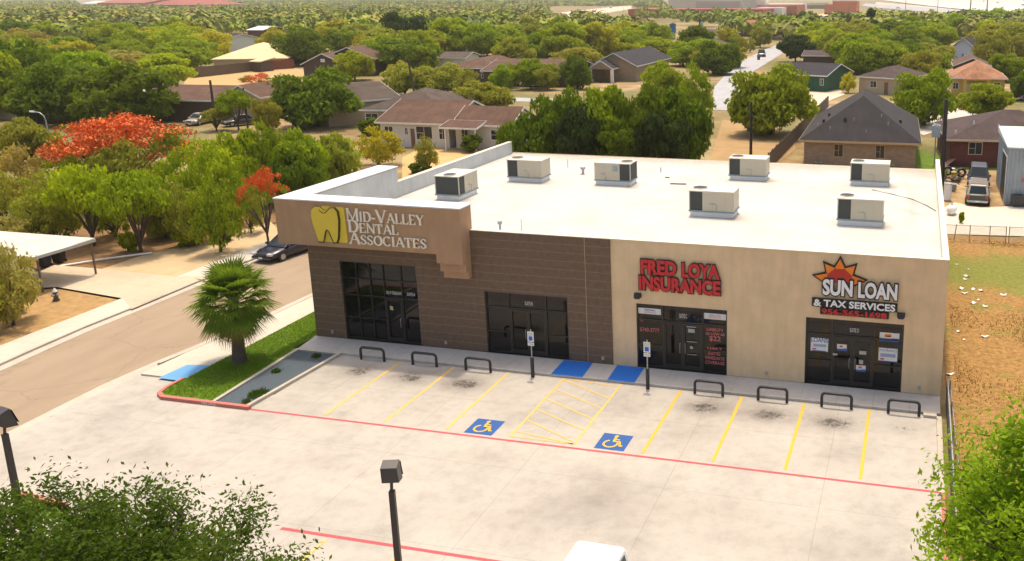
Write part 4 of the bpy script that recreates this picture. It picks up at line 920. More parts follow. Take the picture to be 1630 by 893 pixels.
house((34.2, 124), (43.8, 124), 13, 3.0, 5.6, 'hip', W_yel, R_terra, 'yellow stucco house with terracotta hip roof and arched entrance', wins=[(.06, .16, 1, 2.2), (.75, .88, 1, 2.3)], parts=hF)
house((36.8, 208), (42.4, 206), 14, 4.0, 6.3, 'gd', W_blue, R_grey, 'pale blue gabled house with dark roof among the trees at the upper right', wins=[(.45, .55, 1, 2.2)])
house((35.5, 150), (43, 150), 12, 3.2, 4.8, 'gd', W_dark, R_brown, 'small dark brown gabled house just behind the terracotta roof')
house((3.0, 129), (12.9, 125.5), 12, 2.8, 4.6, 'gw', W_green, R_char, 'green sided house with dark roof right of the round green tree', wins=[(.85, .92, 1, 2.2)])
house((18.0, 126), (26, 122.5), 12, 2.8, 4.5, 'hip', W_beige, R_plum, 'beige house with dark hip roof and white door behind the hip roofed brick house', wins=[(.3, .45, .9, 2.1)], doors=[(.62, .7)])
def hJ(r, L, ze, zr):
    wing(r, 2.2, 5.2, 12, 26, ze+.8, zr+1.0, 'gd', W_dark, R_brown); mb = MB(); mb.box(L/2-.45, L/2+.45, .38, .44, zr-1.9, zr-1.2); mb.build('gable_vent', M_white, r)
house((-99.5, 130), (-90.5, 132.5), 9, 2.8, 5.1, 'gd', W_dark, R_brown, 'dark house with white trimmed double gable and long brown roof', parts=hJ)
house((-90, 152), (-74, 155), 12, 2.9, 4.0, 'gw', W_white, R_gb, 'pale walled house with low grey brown roof among the trees beside the double gable')
house((-64, 126), (-52.2, 126.5), 22, 3.0, 4.7, 'hip', W_dark, R_brown, 'dark walled house with brown hip roof below the forked bright green tree', wins=[(.7, .78, 1, 2.2), (.86, .94, 1, 2.2)])
house((-54, 123), (-36, 124), 18, 2.8, 4.6, 'gw', W_dark, R_brown, 'long brown roofed house half hidden by small trees above the white pickup', wins=[(.4, .5, 1, 2.2)])
house((-78, 66), (-65.5, 67), 12, 2.9, 4.4, 'gw', W_dark, R_brown, 'low brown roofed house above the orange flowering tree')
house((-68, 71), (-61.5, 71.5), 9, 2.9, 4.6, 'gd', W_beige, R_brown, 'small beige gabled shed building beside the two wooden utility poles')
house((-57.5, 72), (-47, 66), 11, 3.0, 4.9, 'gd', W_beige, R_gb, 'beige gabled house left of the large dense dark tree', wins=[(.2, .3, 1, 2.2)])
house((-104, 64), (-92, 62), 12, 3.0, 4.2, 'gw', W_beige, R_plum, 'brown roofed house at the left edge below the big dark trees')
house((-196, 158), (-176, 154), 26, 3.2, 5.2, 'gw', W_white, R_brown, 'brown roofed house in the trees near the upper left')
house((-205, 208), (-188, 208), 20, 3.2, 5.2, 'gw', W_white, R_grey, 'grey brown roof with a white strip among the far left treetops')
house(at(335, 94.5, 2.3), at(457, 92.5, 2.3), 26, 2.3, 5.4, 'hip', W_beige, R_straw, 'wide straw coloured roof behind the brown wooden fence', trim=R_straw)
house(aty(396, 98.5, 142), aty(415, 98, 142), 5, 2.3, 3.0, 'flat', W_dark, R_straw, 'small shed with straw coloured roof behind the fence', name='shed', cat='shed', trim=R_straw)
house((-42, 212), (-28, 211), 20, 2.9, 5.0, 'gd', W_beige, R_plum, 'beige house with plum brown gable roof beside the tall pole with a transformer', wins=[(.68, .74, 1.2, 2.0)], trim=W_dark)
house((-62, 300), (-44, 296), 18, 3.2, 4.6, 'hip', W_white, R_gb, 'low pale house with porch and light brown roof behind the plum roofed house', wins=[(.2, .3, .5, 2.3), (.4, .5, .5, 2.3)])
def near_dist(u, vb): return at(u, vb)
def far_house(u0, u1, vb, Dp, ze, zr, kind, wm, rm, lb, **k):
    a, b = at(u0, vb), at(u1, vb); b.y = a.y; return house(a, b, Dp, ze, zr, kind, wm, rm, lb, **k)
far_house(1163, 1207, 58, 30, 3.2, 6.5, 'hip', W_red, R_red, 'red hip roofed house right of the plum roofed house')
far_house(1153, 1178, 46, 10, 3.4, 5.0, 'hip', W_white, R_plum, 'white house with blue green windows behind the red roof', wins=[(.15, .4, 1, 2.4), (.6, .85, 1, 2.4)], trim=pm('teal_trim', (.03, .22, .30)))
far_house(957, 978, 58, 16, 3.2, 5.2, 'hip', W_beige, R_gb, 'small grey roofed house poking out of the trees behind the buff stone building')
far_house(888, 916, 40, 12, 3.4, 5.4, 'flat', W_dark, M_white, 'bright white slanted carport roof among distant trees', name='carport', cat='carport')
far_house(796, 824, 62, 12, 3.4, 4.6, 'gw', W_dark, R_grey, 'small dark shed with pale end wall between the trees near the top middle', name='shed', cat='shed')
far_house(1604, 1660, 56, 16, 3.2, 5, 'gw', W_red, R_plum, 'long red brick house with dark roof at the right edge above the trees')
far_house(1275, 1332, 106, 12, 2.6, 3.6, 'gw', W_dark, R_plum, 'dark low house behind a pale frame carport right of the side street')
far_house(1433, 1452, 42, 18, 4, 6, 'gd', W_beige, R_brown, 'beige end wall with brown roof beside the dry school field')
far_house(1305, 1366, 38, 12, 4.5, 5.2, 'gw', W_blue, pm('pale_metal_roof', (.55, .6, .65)), 'long pale metal building on the dry field')
far_house(830, 862, 20, 22, 4, 6, 'gw', W_beige, R_brown, 'brown roof far off left of the distant car park')
far_house(905, 933, 30, 22, 3.6, 6, 'gw', W_beige, R_gb, 'grey brown roof beside the cars far off at the top middle')
far_house(393, 424, 62, 16, 3.6, 5.0, 'gw', W_red, M_white, 'white edged dark red building behind the straw coloured roof')
far_house(155, 238, 14, 120, 9, 17, 'gw', W_redbr, R_red, 'wide pale red roofed building at the top left horizon')
far_house(236, 296, 18, 110, 8, 16, 'hip', W_redbr, R_red, 'second red roofed building at the top left horizon')
far_house(130, 165, 12, 60, 7, 11, 'gw', W_white, M_white, 'white building beside the red roofs on the horizon')
for u_, v_, w_, k_, rm_, wm_, lb_ in [(60, 46, 22, 'gw', R_brown, W_beige, 'small brown roof deep in the canopy at the far upper left'), (232, 44, 20, 'gw', R_red, W_white, 'small pinkish roof in the far canopy above the cone shaped tree'), (268, 56, 26, 'gw', R_straw, W_beige, 'small straw roof in the canopy left of the wide straw roof'), (700, 22, 24, 'gw', R_gb, W_white, 'small grey roof in the far canopy at the upper middle'), (560, 12, 30, 'gw', M_white, W_beige, 'long white roof near the horizon at the upper middle'), (1120, 34, 24, 'hip', R_gb, W_beige, 'small grey roof just below the red brick school'), (1400, 80, 26, 'hip', R_gb, W_white, 'pale grey roof among the trees right of the side street'), (1385, 96, 22, 'gw', R_plum, W_beige, 'small plum roof between trees above the beige hip roofed house')]:
    far_house(u_-w_/2, u_+w_/2, v_, 14, 3.0, 5.0, k_, wm_, rm_, lb_)
# water tank tower
tb = empty('water_tank', at(1071, 62), 0, 'square blue water tank raised above the trees', 'tank')
mb = MB(); p = at(1071, 62); hh = aty(1071, 39, p.y).z+.2; mb.box(-1.1, 1.1, -1.1, 1.1, hh-3.4, hh); mb.build('tank', pm('bright_blue_paint', (.02, .16, .45)), tb); mb = MB(); mb.box(-.9, .9, -.9, .9, 0, hh-3.4); mb.build('base', W_beige, tb)
mb = MB(); mb.add([(-1.3, -1.3, hh), (1.3, -1.3, hh), (1.3, 1.3, hh), (-1.3, 1.3, hh), (0, 0, hh+.6)], [(0, 1, 4), (1, 2, 4), (2, 3, 4), (3, 0, 4)]); mb.build('tank_roof', R_grey, tb)
# school
sc = empty('school_building', at(1010, 26), 0, 'long red brick school with big white flat roofed hall at the top', 'school')
def blk(par, nm, u0, u1, vb, vt, dp, mat, dy=0, z0=0):
    a, b = at(u0, vb, -.2), at(u1, vb, -.2); y = a.y; zt = aty(u0, vt, y).z; b = aty(u1, vb, y)
    mb = MB(); o = par.location; mb.box(a.x-o.x, b.x-o.x, y-o.y+dy, y-o.y+dp, z0-o.z, zt-o.z); mb.build(nm, mat, par); return zt
blk(sc, 'brick_wall', 1000, 1215, 27.5, 14.5, 60, W_redbr); blk(sc, 'hall_wall', 1063, 1204, 24, -1, 70, pm('off_white_wall', (.66, .62, .54), var=.06), dy=2)
blk(sc, 'hall_front', 1108, 1178, 25, 2, 12, pm('pale_grey_wall', (.52, .52, .47), var=.06))
blk(sc, 'roof_edge', 1204, 1245, 26, 12, 50, M_white)
s2_ = empty('school_building', at(1215, 24), 0, 'low orange brick school wing with flat white roof right of the white hall', 'school')
blk(s2_, 'brick_wall', 1206, 1268, 25, 8, 60, W_orange); mb = MB(); 
blk(s2_, 'roof', 1200, 1272, 23, 6, 60, M_white, dy=6)
s3_ = empty('school_building', at(1325, 23), 0, 'square orange red brick building with pale roof on the dry field', 'school')
blk(s3_, 'brick_wall', 1325, 1363, 23, 2, 40, W_orange); blk(s3_, 'roof', 1324, 1364, 22.5, .2, 30, M_white, dy=3); blk(s3_, 'annex', 1312, 1325, 23, 7, 25, W_orange)
s4_ = empty('school_building', at(1270, 16), 0, 'long pale covered walkway building between the two brick school buildings', 'school')
blk(s4_, 'wall', 1270, 1314, 14, 8, 20, pm('brown_shadowy_wall', (.25, .18, .12))); blk(s4_, 'roof', 1268, 1318, 12, 4, 30, pm('cream_roof', (.66, .6, .48)), dy=5)
# roads and lots in the distance
sheet('side_street', [(-1.5, 96), (6, 96), (1.5, 112), (-5.5, 140), (-8, 162), (-10, 200), (-12.5, 250), (-15, 330), (-18, 430), (-26, 430), (-22, 330), (-20.5, 250), (-18, 210), (-13, 160), (-9, 130)], -.15, M_greyroad, kind='structure')
sheet('cross_street', [(-140, 106), (-140, 100), (-9, 100), (60, 95), (60, 101), (0, 105)], -.16, M_greyroad, kind='structure')
sheet('alley', ppoly([(1128, 262), (1150, 190), (1240, 200), (1268, 235), (1235, 262)]), -.17, plain('tan_grass_lot', (.36, .23, .10), var=.3, scale=.6, rough=.95), kind='structure')
sheet('driveway', ppoly([(1265, 150), (1330, 135), (1345, 150), (1300, 168)]), -.14, plain('pale_driveway', (.62, .50, .38), var=.15), kind='structure')
sheet('yard_path', ppoly([(1430, 190), (1530, 170), (1550, 190), (1470, 215)]), -.14, plain('pale_yard_paving', (.55, .48, .42), var=.15), kind='structure')
sheet('green_verge', ppoly([(1425, 275), (1430, 230), (1510, 250), (1590, 252), (1592, 270), (1500, 268)]), -.165, M_grass, kind='structure')
M_dryfield = plain('dry_yellow_field', (.58, .42, .19), var=.2, scale=.05, rough=.95)
sheet('dry_field', ppoly([(1240, 32), (1320, 20), (1640, 30), (1700, 46), (1560, 30), (1440, 50), (1370, 44), (1300, 44)]), -.13, M_dryfield, kind='structure')
sheet('dry_field', ppoly([(1360, 22), (1400, 16), (1700, 30), (1700, 36), (1380, 32)]), -.11, M_dryfield, kind='structure')
sheet('highway', ppoly([(1390, -1), (1560, -1.2), (2100, -1), (2300, 30), (1640, 27), (1500, 13)]), 1.2, plain('pale_highway_concrete', (.62, .56, .53), var=.06, scale=.02), kind='structure')
sheet('embankment', ppoly([(1395, 3), (1500, 12), (1640, 25), (1640, 29), (1390, 12)], 0.2), .2, plain('tan_embankment', (.55, .44, .33), var=.1, scale=.05), kind='structure')
sheet('frontage_road', ppoly([(1378, 5.5), (1450, 10), (1530, 16), (1640, 29), (1640, 33), (1500, 21), (1400, 12.5), (1370, 9)], .3), .3, M_greyroad, kind='structure')
sheet('car_park', ppoly([(885, 40), (890, 20), (1005, 8), (1005, 14), (945, 24), (920, 40)]), -.15, plain('pale_lot', (.62, .48, .36), var=.1, scale=.1), kind='structure')
sheet('dry_yard', ppoly([(290, 139), (300, 115), (470, 108), (520, 118), (430, 128), (380, 142)]), -.15, plain('straw_dry_grass', (.46, .31, .13), var=.2, scale=.3, rough=.95), kind='structure')
sheet('dry_yard', ppoly([(640, 250), (700, 220), (800, 225), (790, 245), (700, 285), (640, 290)]), -.16, plain('tan_dry_yard', (.56, .36, .15), var=.25, scale=.6, rough=.95), kind='structure')
# metal shed
hz = aty(1602, 233, 39).z
shd = empty('metal_shed', (36.45, 39.0, -.15), 0, 'tall pale blue grey corrugated metal shed at the right edge', 'shed')
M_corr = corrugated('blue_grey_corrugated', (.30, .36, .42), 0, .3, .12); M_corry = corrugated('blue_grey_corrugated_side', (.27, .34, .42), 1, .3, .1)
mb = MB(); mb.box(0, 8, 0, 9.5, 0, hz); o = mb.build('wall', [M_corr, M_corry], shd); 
for f in o.data.polygons:
    if abs(f.normal.x) > .5: f.material_index = 1
mb = MB(); mb.add([(-.12, -.12, hz+.12), (8.2, -.12, hz+.12), (8.2, 9.7, hz+.5), (-.12, 9.7, hz+.5), (-.12, -.12, hz+.02), (8.2, -.12, hz+.02), (8.2, 9.7, hz+.0), (-.12, 9.7, hz+.0)], [(0, 1, 2, 3), (7, 6, 5, 4), (0, 4, 5, 1), (1, 5, 6, 2), (2, 6, 7, 3), (3, 7, 4, 0)]); mb.build('roof', pm('pale_green_white_metal', (.66, .76, .72), rough=.4), shd)
mb = MB(); mb.box(-.04, -.003, .8, 4.6, 0, hz-.9); mb.build('doorway', M_black, shd); mb = MB(); mb.box(-.06, -.003, .55, .8, 0, hz-.7); mb.box(-.06, -.041, .8, 4.6, hz-.9, hz-.7); mb.build('door_frame', M_white, shd)
mb = MB(); mb.box(1.2, 1.55, -.03, -.003, 2.0, 2.35); mb.build('warning_sign', pm('faded_red_sign', (.45, .12, .1)), shd)
cd = empty('condenser_unit', (37.0, 38.2, -.12), .1, 'dark boxy condenser unit standing in front of the metal shed', 'air conditioner')
mb = MB(); mb.box(0, .95, 0, .8, .06, .95); mb.build('body', pm('dark_green_grey', (.06, .07, .065)), cd, bevel=.02); mb = MB()
for k in range(7): mb.box(.05, .9, -.01, -.002, .15+k*.11, .2+k*.11)
mb.build('grille', M_black, cd); mb = MB(); mb.cyl((.47, .4, .95), (.47, .4, .985), .3, n=16); mb.build('fan_guard', M_black, cd)

# left carport
cp = empty('carport', (-20, 6.3, -.11), 0, 'low carport with pale corrugated roof at the left edge', 'carport')
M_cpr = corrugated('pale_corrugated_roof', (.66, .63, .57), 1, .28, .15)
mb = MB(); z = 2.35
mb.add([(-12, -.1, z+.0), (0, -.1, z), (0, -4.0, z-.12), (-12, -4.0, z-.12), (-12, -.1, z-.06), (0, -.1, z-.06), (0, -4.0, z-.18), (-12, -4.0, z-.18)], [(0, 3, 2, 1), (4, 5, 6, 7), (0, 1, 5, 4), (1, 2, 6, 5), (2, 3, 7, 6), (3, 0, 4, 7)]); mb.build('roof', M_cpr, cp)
for x, y in ((-.2, -.25), (-.25, -3.75), (-6, -.3), (-6, -3.7)):
    mb = MB(); mb.cyl((x, y, 0), (x, y, z-.1), .06, n=8); mb.build('post', pm('brown_post', (.16, .10, .07)), cp)
mb = MB(); mb.box(-.06, .03, -4.02, -.08, z-.24, z-.07); mb.build('fascia', M_steel, cp)
# bins and clutter under it
for i, (u, v, cc, lb) in enumerate([(72, 425, (.01, .012, .035), 'dark blue wheeled bin under the carport edge'), (95, 418, (.015, .015, .02), 'black wheeled bin at the carport edge'), (122, 362, (.02, .03, .05), 'dark crate like bin behind the carport')]):
    p = at(u, v); r = empty('wheeled_bin', p, .3*i, lb, 'bin'); mb = MB()
    mb.add([(-.24, -.26, .05), (.24, -.26, .05), (.24, .26, .05), (-.24, .26, .05), (-.3, -.34, 1.0), (.3, -.34, 1.0), (.3, .34, 1.0), (-.3, .34, 1.0)], [(3, 2, 1, 0), (4, 5, 6, 7), (0, 1, 5, 4), (1, 2, 6, 5), (2, 3, 7, 6), (3, 0, 4, 7)]); mb.build('body', pm('bin_plastic_%d' % i, cc), r, bevel=.02)
    mb = MB(); mb.box(-.32, .32, -.38, .37, 1.0, 1.07); mb.build('lid', pm('bin_plastic_%d' % i, cc), r, bevel=.02)
    for s in (-.24, .24): mb = MB(); mb.cyl((s-.03, .28, .1), (s+.03, .28, .1), .1, n=10); mb.build('wheel', M_black, r)
p = at(181, 362); r = empty('yellow_cabinet', p, .2, 'pale yellow upright box under the trees behind the carport', 'cabinet'); mb = MB(); mb.box(-.35, .35, -.3, .3, 0, 1.5); mb.build('body', pm('faded_yellow', (.55, .45, .08)), r, bevel=.02); mb = MB(); mb.box(-.38, .38, -.33, .33, 1.5, 1.56); mb.build('lid', pm('faded_yellow', (.55, .45, .08)), r)
a, b = at(96, 425), at(242, 404); mb = MB(); mb.tube([(a.x, a.y, -.05), ((a.x+b.x)/2, (a.y+b.y)/2, -.02), (b.x, b.y, -.05)], .07, 8); mb.build('white_pipe', M_white, label='long white pipe lying on the dirt beside the carport', cat='pipe')
p = at(90, 479); r = empty('fire_hydrant', p, 0, 'small grey fire hydrant with pale caps on the dry lawn', 'hydrant')
mb = MB(); mb.cyl((0, 0, 0), (0, 0, .12), .17, n=12); mb.cyl((0, 0, .12), (0, 0, .55), .12, n=12); mb.cyl((0, 0, .5), (0, 0, .56), .16, n=12); mb.build('barrel', pm('dark_hydrant_grey', (.09, .09, .09)), r)
mb = MB(); mb.cyl((0, 0, .56), (0, 0, .70), .13, .06, n=12); mb.cyl((0, 0, .7), (0, 0, .76), .04, n=6); mb.build('bonnet', M_white, r); mb = MB(); mb.cyl((-.24, 0, .4), (.24, 0, .4), .06, n=10); mb.cyl((0, -.22, .38), (0, 0, .38), .075, n=10); mb.build('nozzle', pm('pale_cap_paint', (.5, .48, .42)), r)

# ------------------------------------------------------------------ vehicles
def car(name, loc, rz, L, Wd, H, color, kind, label, lower=None, glass=None, group=None, plate_txt=None):
    r = empty(name, loc, rz, label, 'car' if kind != 'pickup' else 'pickup truck', group)
    m = plain('car_paint_'+name+str(round(loc[0])), color, rough=.25, var=.06, spec=.6); m2 = lower or m
    h = L/2; belt = {'sedan': .60, 'wagon': .56, 'suv': .56, 'van': .5, 'pickup': .56}[kind]*H; zb = .2
    st = {'sedan': [(-h, .42, .62, .80), (-h+.12, .3, .86, .93), (-h+.9, .22, .95, 1), (0, .2, 1.0, 1), (h-1.1, .22, .90, 1), (h-.25, .27, .74, .93), (h, .38, .55, .80)],
          'wagon': [(-h, .42, .80, .90), (-h+.08, .3, .98, .96), (-h+.9, .22, 1.0, 1), (0, .2, 1.0, 1), (h-1.2, .22, .93, 1), (h-.2, .27, .84, .93), (h, .38, .6, .85)]}
    prof = st['sedan'] if kind == 'sedan' else st['wagon']
    mb = MB(); n = 12; rings = []
    for x, z0, zt, wf in prof:
        z1 = belt*zt; w = Wd/2*wf; z0_ = z0*H/1.5
        ring = [(-w*.9, z0_), (w*.9, z0_), (w, z0_+.10), (w*1.0, (z0_+z1)*.5), (w*.97, z1-.09), (w*.86, z1), (w*.4, z1+.02), (-w*.4, z1+.02), (-w*.86, z1), (-w*.97, z1-.09), (-w, (z0_+z1)*.5), (-w, z0_+.10)]
        rings.append([(x, a, b) for a, b in ring])
    vs = [v for rg in rings for v in rg]; fs = []
    for i in range(len(rings)-1):
        for k in range(n): fs.append((i*n+k, i*n+(k+1) % n, (i+1)*n+(k+1) % n, (i+1)*n+k)[::-1])
    mb.add(vs, fs, 0, True); mb.add(rings[0], [list(range(n))], 0); mb.add(rings[-1], [list(range(n))[::-1]], 0)
    o = mb.build('body', m2, r)
    # cabin
    c = {'sedan': (-h+.85, h-1.25, -h+1.55, h-2.1), 'wagon': (-h+.08, h-1.35, -h+.5, h-2.0), 'suv': (-h+.06, h-1.2, -h+.35, h-1.85), 'van': (-h+.05, h-.75, -h+.2, h-1.6), 'pickup': (-h+1.9, h-1.25, -h+2.1, h-1.95)}[kind]
    wb, wt = Wd/2*.92, Wd/2*.74; zt = H-.06; zb_ = belt*.98
    mb = MB(); v = [(c[0], -wb, zb_), (c[1], -wb, zb_), (c[1], wb, zb_), (c[0], wb, zb_), (c[2], -wt, zt), (c[3], -wt, zt), (c[3], wt, zt), (c[2], wt, zt)]
    mb.add(v, [(4, 5, 6, 7), (0, 1, 5, 4), (1, 2, 6, 5), (2, 3, 7, 6), (3, 0, 4, 7)]); mb.build('cabin', m, r, bevel=.05)
    mb = MB(); mb.add([(c[2]-.03, -wt, zt), (c[3]+.03, -wt, zt), (c[3]+.03, wt, zt), (c[2]-.03, wt, zt), (c[2]+.1, -wt*.85, H), (c[3]-.15, -wt*.85, H), (c[3]-.15, wt*.85, H), (c[2]+.1, wt*.85, H)], [(4, 5, 6, 7), (0, 1, 5, 4), (1, 2, 6, 5), (2, 3, 7, 6), (3, 0, 4, 7)]); mb.build('roof', m, r, bevel=.04 if kind != 'van' else .1)
    V = [Vector(p) for p in v]
    def pane(nm, q, a0, a1, b0, b1):
        P = lambda a, b: (q[0].lerp(q[1], a)).lerp(q[3].lerp(q[2], a), b)
        nn = (q[1]-q[0]).cross(q[3]-q[0]).normalized()*.012
        mb = MB(); mb.add([P(a0, b0)+nn, P(a1, b0)+nn, P(a1, b1)+nn, P(a0, b1)+nn], [(0, 1, 2, 3)]); mb.build(nm, CARGLASS, r)
    pane('windshield', [V[1], V[2], V[6], V[5]], .08, .92, .1, .92); pane('rear_window', [V[3], V[0], V[4], V[7]], .1, .9, .12, .9)
    sp = [(.08, .5), (.53, .9)] if kind in ('sedan',) else ([(.06, .33), (.37, .62), (.66, .93)] if kind in ('wagon', 'suv', 'van') else [(.12, .85)])
    for a, b in sp:
        pane('side_window', [V[0], V[1], V[5], V[4]], a, b, .12, .9); pane('side_window', [V[2], V[3], V[7], V[6]], 1-b, 1-a, .12, .9)
    if kind == 'pickup':
        mb = MB(); mb.box(-h+.12, -h+1.85, -Wd/2*.86, Wd/2*.86, belt+.015, belt+.03); mb.build('cargo_bed', M_black, r)
    wr = .33*H/1.5 if kind in ('sedan', 'wagon') else .36
    for x in (-h+.85, h-.9):
        for s in (-1, 1):
            mb = MB(); mb.cyl((0, -.11, 0), (0, .11, 0), wr, n=20); wo = mb.build('wheel', M_black, r, loc=(x, s*(Wd/2-.07), wr))
            mb = MB(); mb.cyl((0, s*.10, 0), (0, s*.125, 0), wr*.62, n=14); mb.build('rim', M_steel, wo)
            mb = MB(); mb.cyl((x, s*(Wd/2-.05), wr+.03), (x, s*(Wd/2+.004), wr+.03), wr*1.16, n=20); mb.build('wheel_arch', M_frame, r)
    for s in (-1, 1):
        mb = MB(); mb.box(h-.22, h-.015, s*Wd*.36-.17, s*Wd*.36+.17, belt*.62, belt*.80); mb.build('headlight', pm('headlight_glass', (.6, .62, .65), rough=.1), r, bevel=.02)
        mb = MB(); mb.box(-h-.012, -h+.12, s*Wd*.39-.12, s*Wd*.39+.12, belt*.62, belt*.88); mb.build('taillight', pm('taillight_red', (.35, .02, .02), rough=.2), r, bevel=.02)
        mb = MB(); mb.box(c[1]-.35, c[1]-.15, s*(wb+.1)-.09, s*(wb+.1)+.09, zb_+.02, zb_+.17); mb.build('mirror', m, r, bevel=.02)
    mb = MB(); mb.box(h-.08, h+.04, -Wd*.42, Wd*.42, .28, .44); mb.build('bumper', M_steel if kind == 'wagon' else m2, r, bevel=.02); mb = MB(); mb.box(-h-.06, -h+.08, -Wd*.43, Wd*.43, .32, .5); mb.build('bumper', M_steel if kind == 'wagon' else m2, r, bevel=.02)
    mb = MB(); mb.box(h+.041, h+.05, -.16, .16, .32, .42); mb.build('number_plate', M_white, r); mb = MB(); mb.box(-h-.07, -h-.061, -.16, .16, .36, .46); mb.build('number_plate', M_white, r)
    mb = MB(); mb.box(h-.05, h-.0, -Wd*.22, Wd*.22, belt*.60, belt*.76); mb.build('grille', M_black, r)
    return r
p = at(450, 409); car('parked_car', (-11.6, 12.9, -.135), R_(-97), 4.75, 1.82, 1.42, (.012, .013, .03), 'sedan', 'black sedan parked at the far kerb of the street behind the building corner')
M_olive = plain('dark_green_paint', (.035, .045, .03), rough=.3)
wg = car('station_wagon', (34.35, 40.2, -.12), R_(86), 4.7, 1.9, 1.7, (.40, .36, .29), 'wagon', 'dark green and cream station wagon seen from behind beside the metal shed', lower=M_olive)
mb = MB(); mb.box(-1.6, 1.0, -.66, .66, 1.715, 1.73); 
for k in range(5): mb.box(-1.5, .9, -.55+k*.26, -.52+k*.26, 1.73, 1.76)
mb.build('roof_rack', pm('dull_brown_roof', (.17, .14, .12)), wg)
for s in (-1, 1): mb = MB(); mb.box(-2.2, 2.1, s*.955-.01, s*.955+.01, .72, .80); mb.build('trim_strip', M_steel, wg)
car('parked_suv', (34.75, 46.6, -.12), R_(-93), 4.7, 1.9, 1.85, (.045, .05, .065), 'suv', 'dark grey sport utility parked nose out behind the station wagon')
car('parked_suv', (20.95, -18.0, -.115), R_(-91), 4.8, 1.95, 1.86, (.80, .81, .82), 'van', 'white vehicle roof rising at the bottom edge of the photo in the parking lot')
car('street_suv', (-15.6, 221, -.15), R_(-80), 4.8, 2.3, 2.0, (.02, .022, .03), 'suv', 'black sport utility driving on the pale side street')
car('pickup_truck', (-29, 330, -.15), R_(165), 5.8, 2.2, 2.0, (.72, .72, .70), 'pickup', 'white pickup parked by the far end of the side street')
car('pickup_truck', (-43, 123.5, -.15), R_(182), 5.4, 2.0, 1.85, (.62, .62, .6), 'pickup', 'white pickup parked behind small trees near the long brown roof')
for i, (u, v, cc, lb) in enumerate([(1533, 148, (.75, .78, .78), 'white car in front of the yellow house'), (1628, 158, (.6, .66, .7), 'pale car at the right edge beyond the yellow house'), (905, 26, (.75, .75, .78), 'white car in the distant car park nearest the white roof'), (920, 24, (.12, .16, .35), 'blue car in the distant car park'), (931, 18, (.7, .72, .75), 'silver car farther back in the distant car park'), (972, 13, (.5, .05, .05), 'red car at the distant roadside near the school'), (383, 199, (.05, .05, .06), 'dark car behind the orange flowering tree by the wooden poles'), (318, 197, (.4, .35, .33), 'grey car behind the left end of the orange flowering tree')]):
    p = at(u, v, -.15); car('parked_car', (p.x, p.y, -.15), R_(20+i*37), 4.6, 1.85, 1.5, cc, 'sedan', lb)
for u, v, cc, lb in [(1566, 2.6, (.05, .15, .3), 'blue car on the distant highway'), (1588, 4.6, (.5, .05, .06), 'red car on the distant highway'), (1430, 14, (.75, .78, .8), 'white car on the frontage road'), (1629, 9.0, (.1, .1, .12), 'dark car on the distant highway at the right edge')]:
    z = 1.2 if v < 10 else .3; p = at(u, v, z); car('far_car', (p.x, p.y, z+.0), R_(15), 6.0, 2.2, 2.2, cc, 'suv', lb)

# ------------------------------------------------------------------ poles
def upole(u, vb, vt, rad, lb, lean=0, mat=None, cross=False, trans=False, name='utility_pole', dx=0):
    p = at(u, vb, -.18); zt = aty(u, vt, p.y).z
    r = empty(name, (p.x, p.y, -.18), 0, lb, 'pole', 'utility poles'); mb = MB()
    mb.cyl((0, 0, 0), (dx, 0, zt+.18), rad, rad*.7, n=10); mb.build('pole', mat or M_wood, r); H = zt+.18
    if cross: mb = MB(); mb.box(dx-1.1, dx+1.1, -.08, .08, H-.6, H-.45); mb.build('crossarm', M_wood, r)
    if trans: mb = MB(); mb.cyl((dx+rad+.35, 0, H-1.9), (dx+rad+.35, 0, H-.8), .33, n=14); mb.cyl((dx+rad+.35, 0, H-.8), (dx+rad+.35, 0, H-.65), .05, n=6); mb.build('transformer', pm('light_grey_transformer', (.5, .56, .6)), r)
    return r
upole(344, 203, 128, .20, 'dark wooden utility pole above the orange flowering tree'); upole(395, 205, 140, .14, 'thinner wooden utility pole right of the first one')
upole(662, 160, 95, .19, 'leaning dark utility pole above the grey brown hip roof', dx=-.9)
upole(1195, 254, 162, .17, 'black utility pole behind the white roof below the round green tree', mat=M_black)
upole(1498, 300, 158, .24, 'thick black utility pole behind the right parapet', mat=M_black)
upole(1114, 92, 30, .26, 'tall utility pole with transformer in front of the plum roofed house', trans=True)
upole(688, 44, 16, .35, 'dark pole beside the big dark green tree'); upole(1544, 24, -8, .6, 'thick dark pole in front of the distant highway'); upole(1570, 30, -6, .5, 'dark pole right of the thick one before the highway')
upole(1608, 112, 70, .2, 'slim utility pole in the trees at the right'); upole(467, 40, 16, .3, 'thin pole in the trees at the upper left centre'); upole(537, 50, 26, .25, 'pole with pale transformer above the double gable', trans=True)
upole(1466, 60, 35, .25, 'pole with pale transformer among the trees right of centre', trans=True); upole(1441, 22, -4, .3, 'slim pole by the frontage road'); upole(1492, 22, -4, .3, 'second slim pole by the frontage road'); upole(1335, 42, 18, .25, 'pole beside the pale metal building'); upole(1351, 24, 6, .25, 'short pole by the square brick school')
upole(621, 30, 4, .35, 'far pole left of the big dark green tree'); upole(751, 24, 8, .35, 'far pole above the bright green tree'); upole(1027, 102, 78, .1, 'small street lamp pole beside the charcoal gable roof', mat=M_steel)
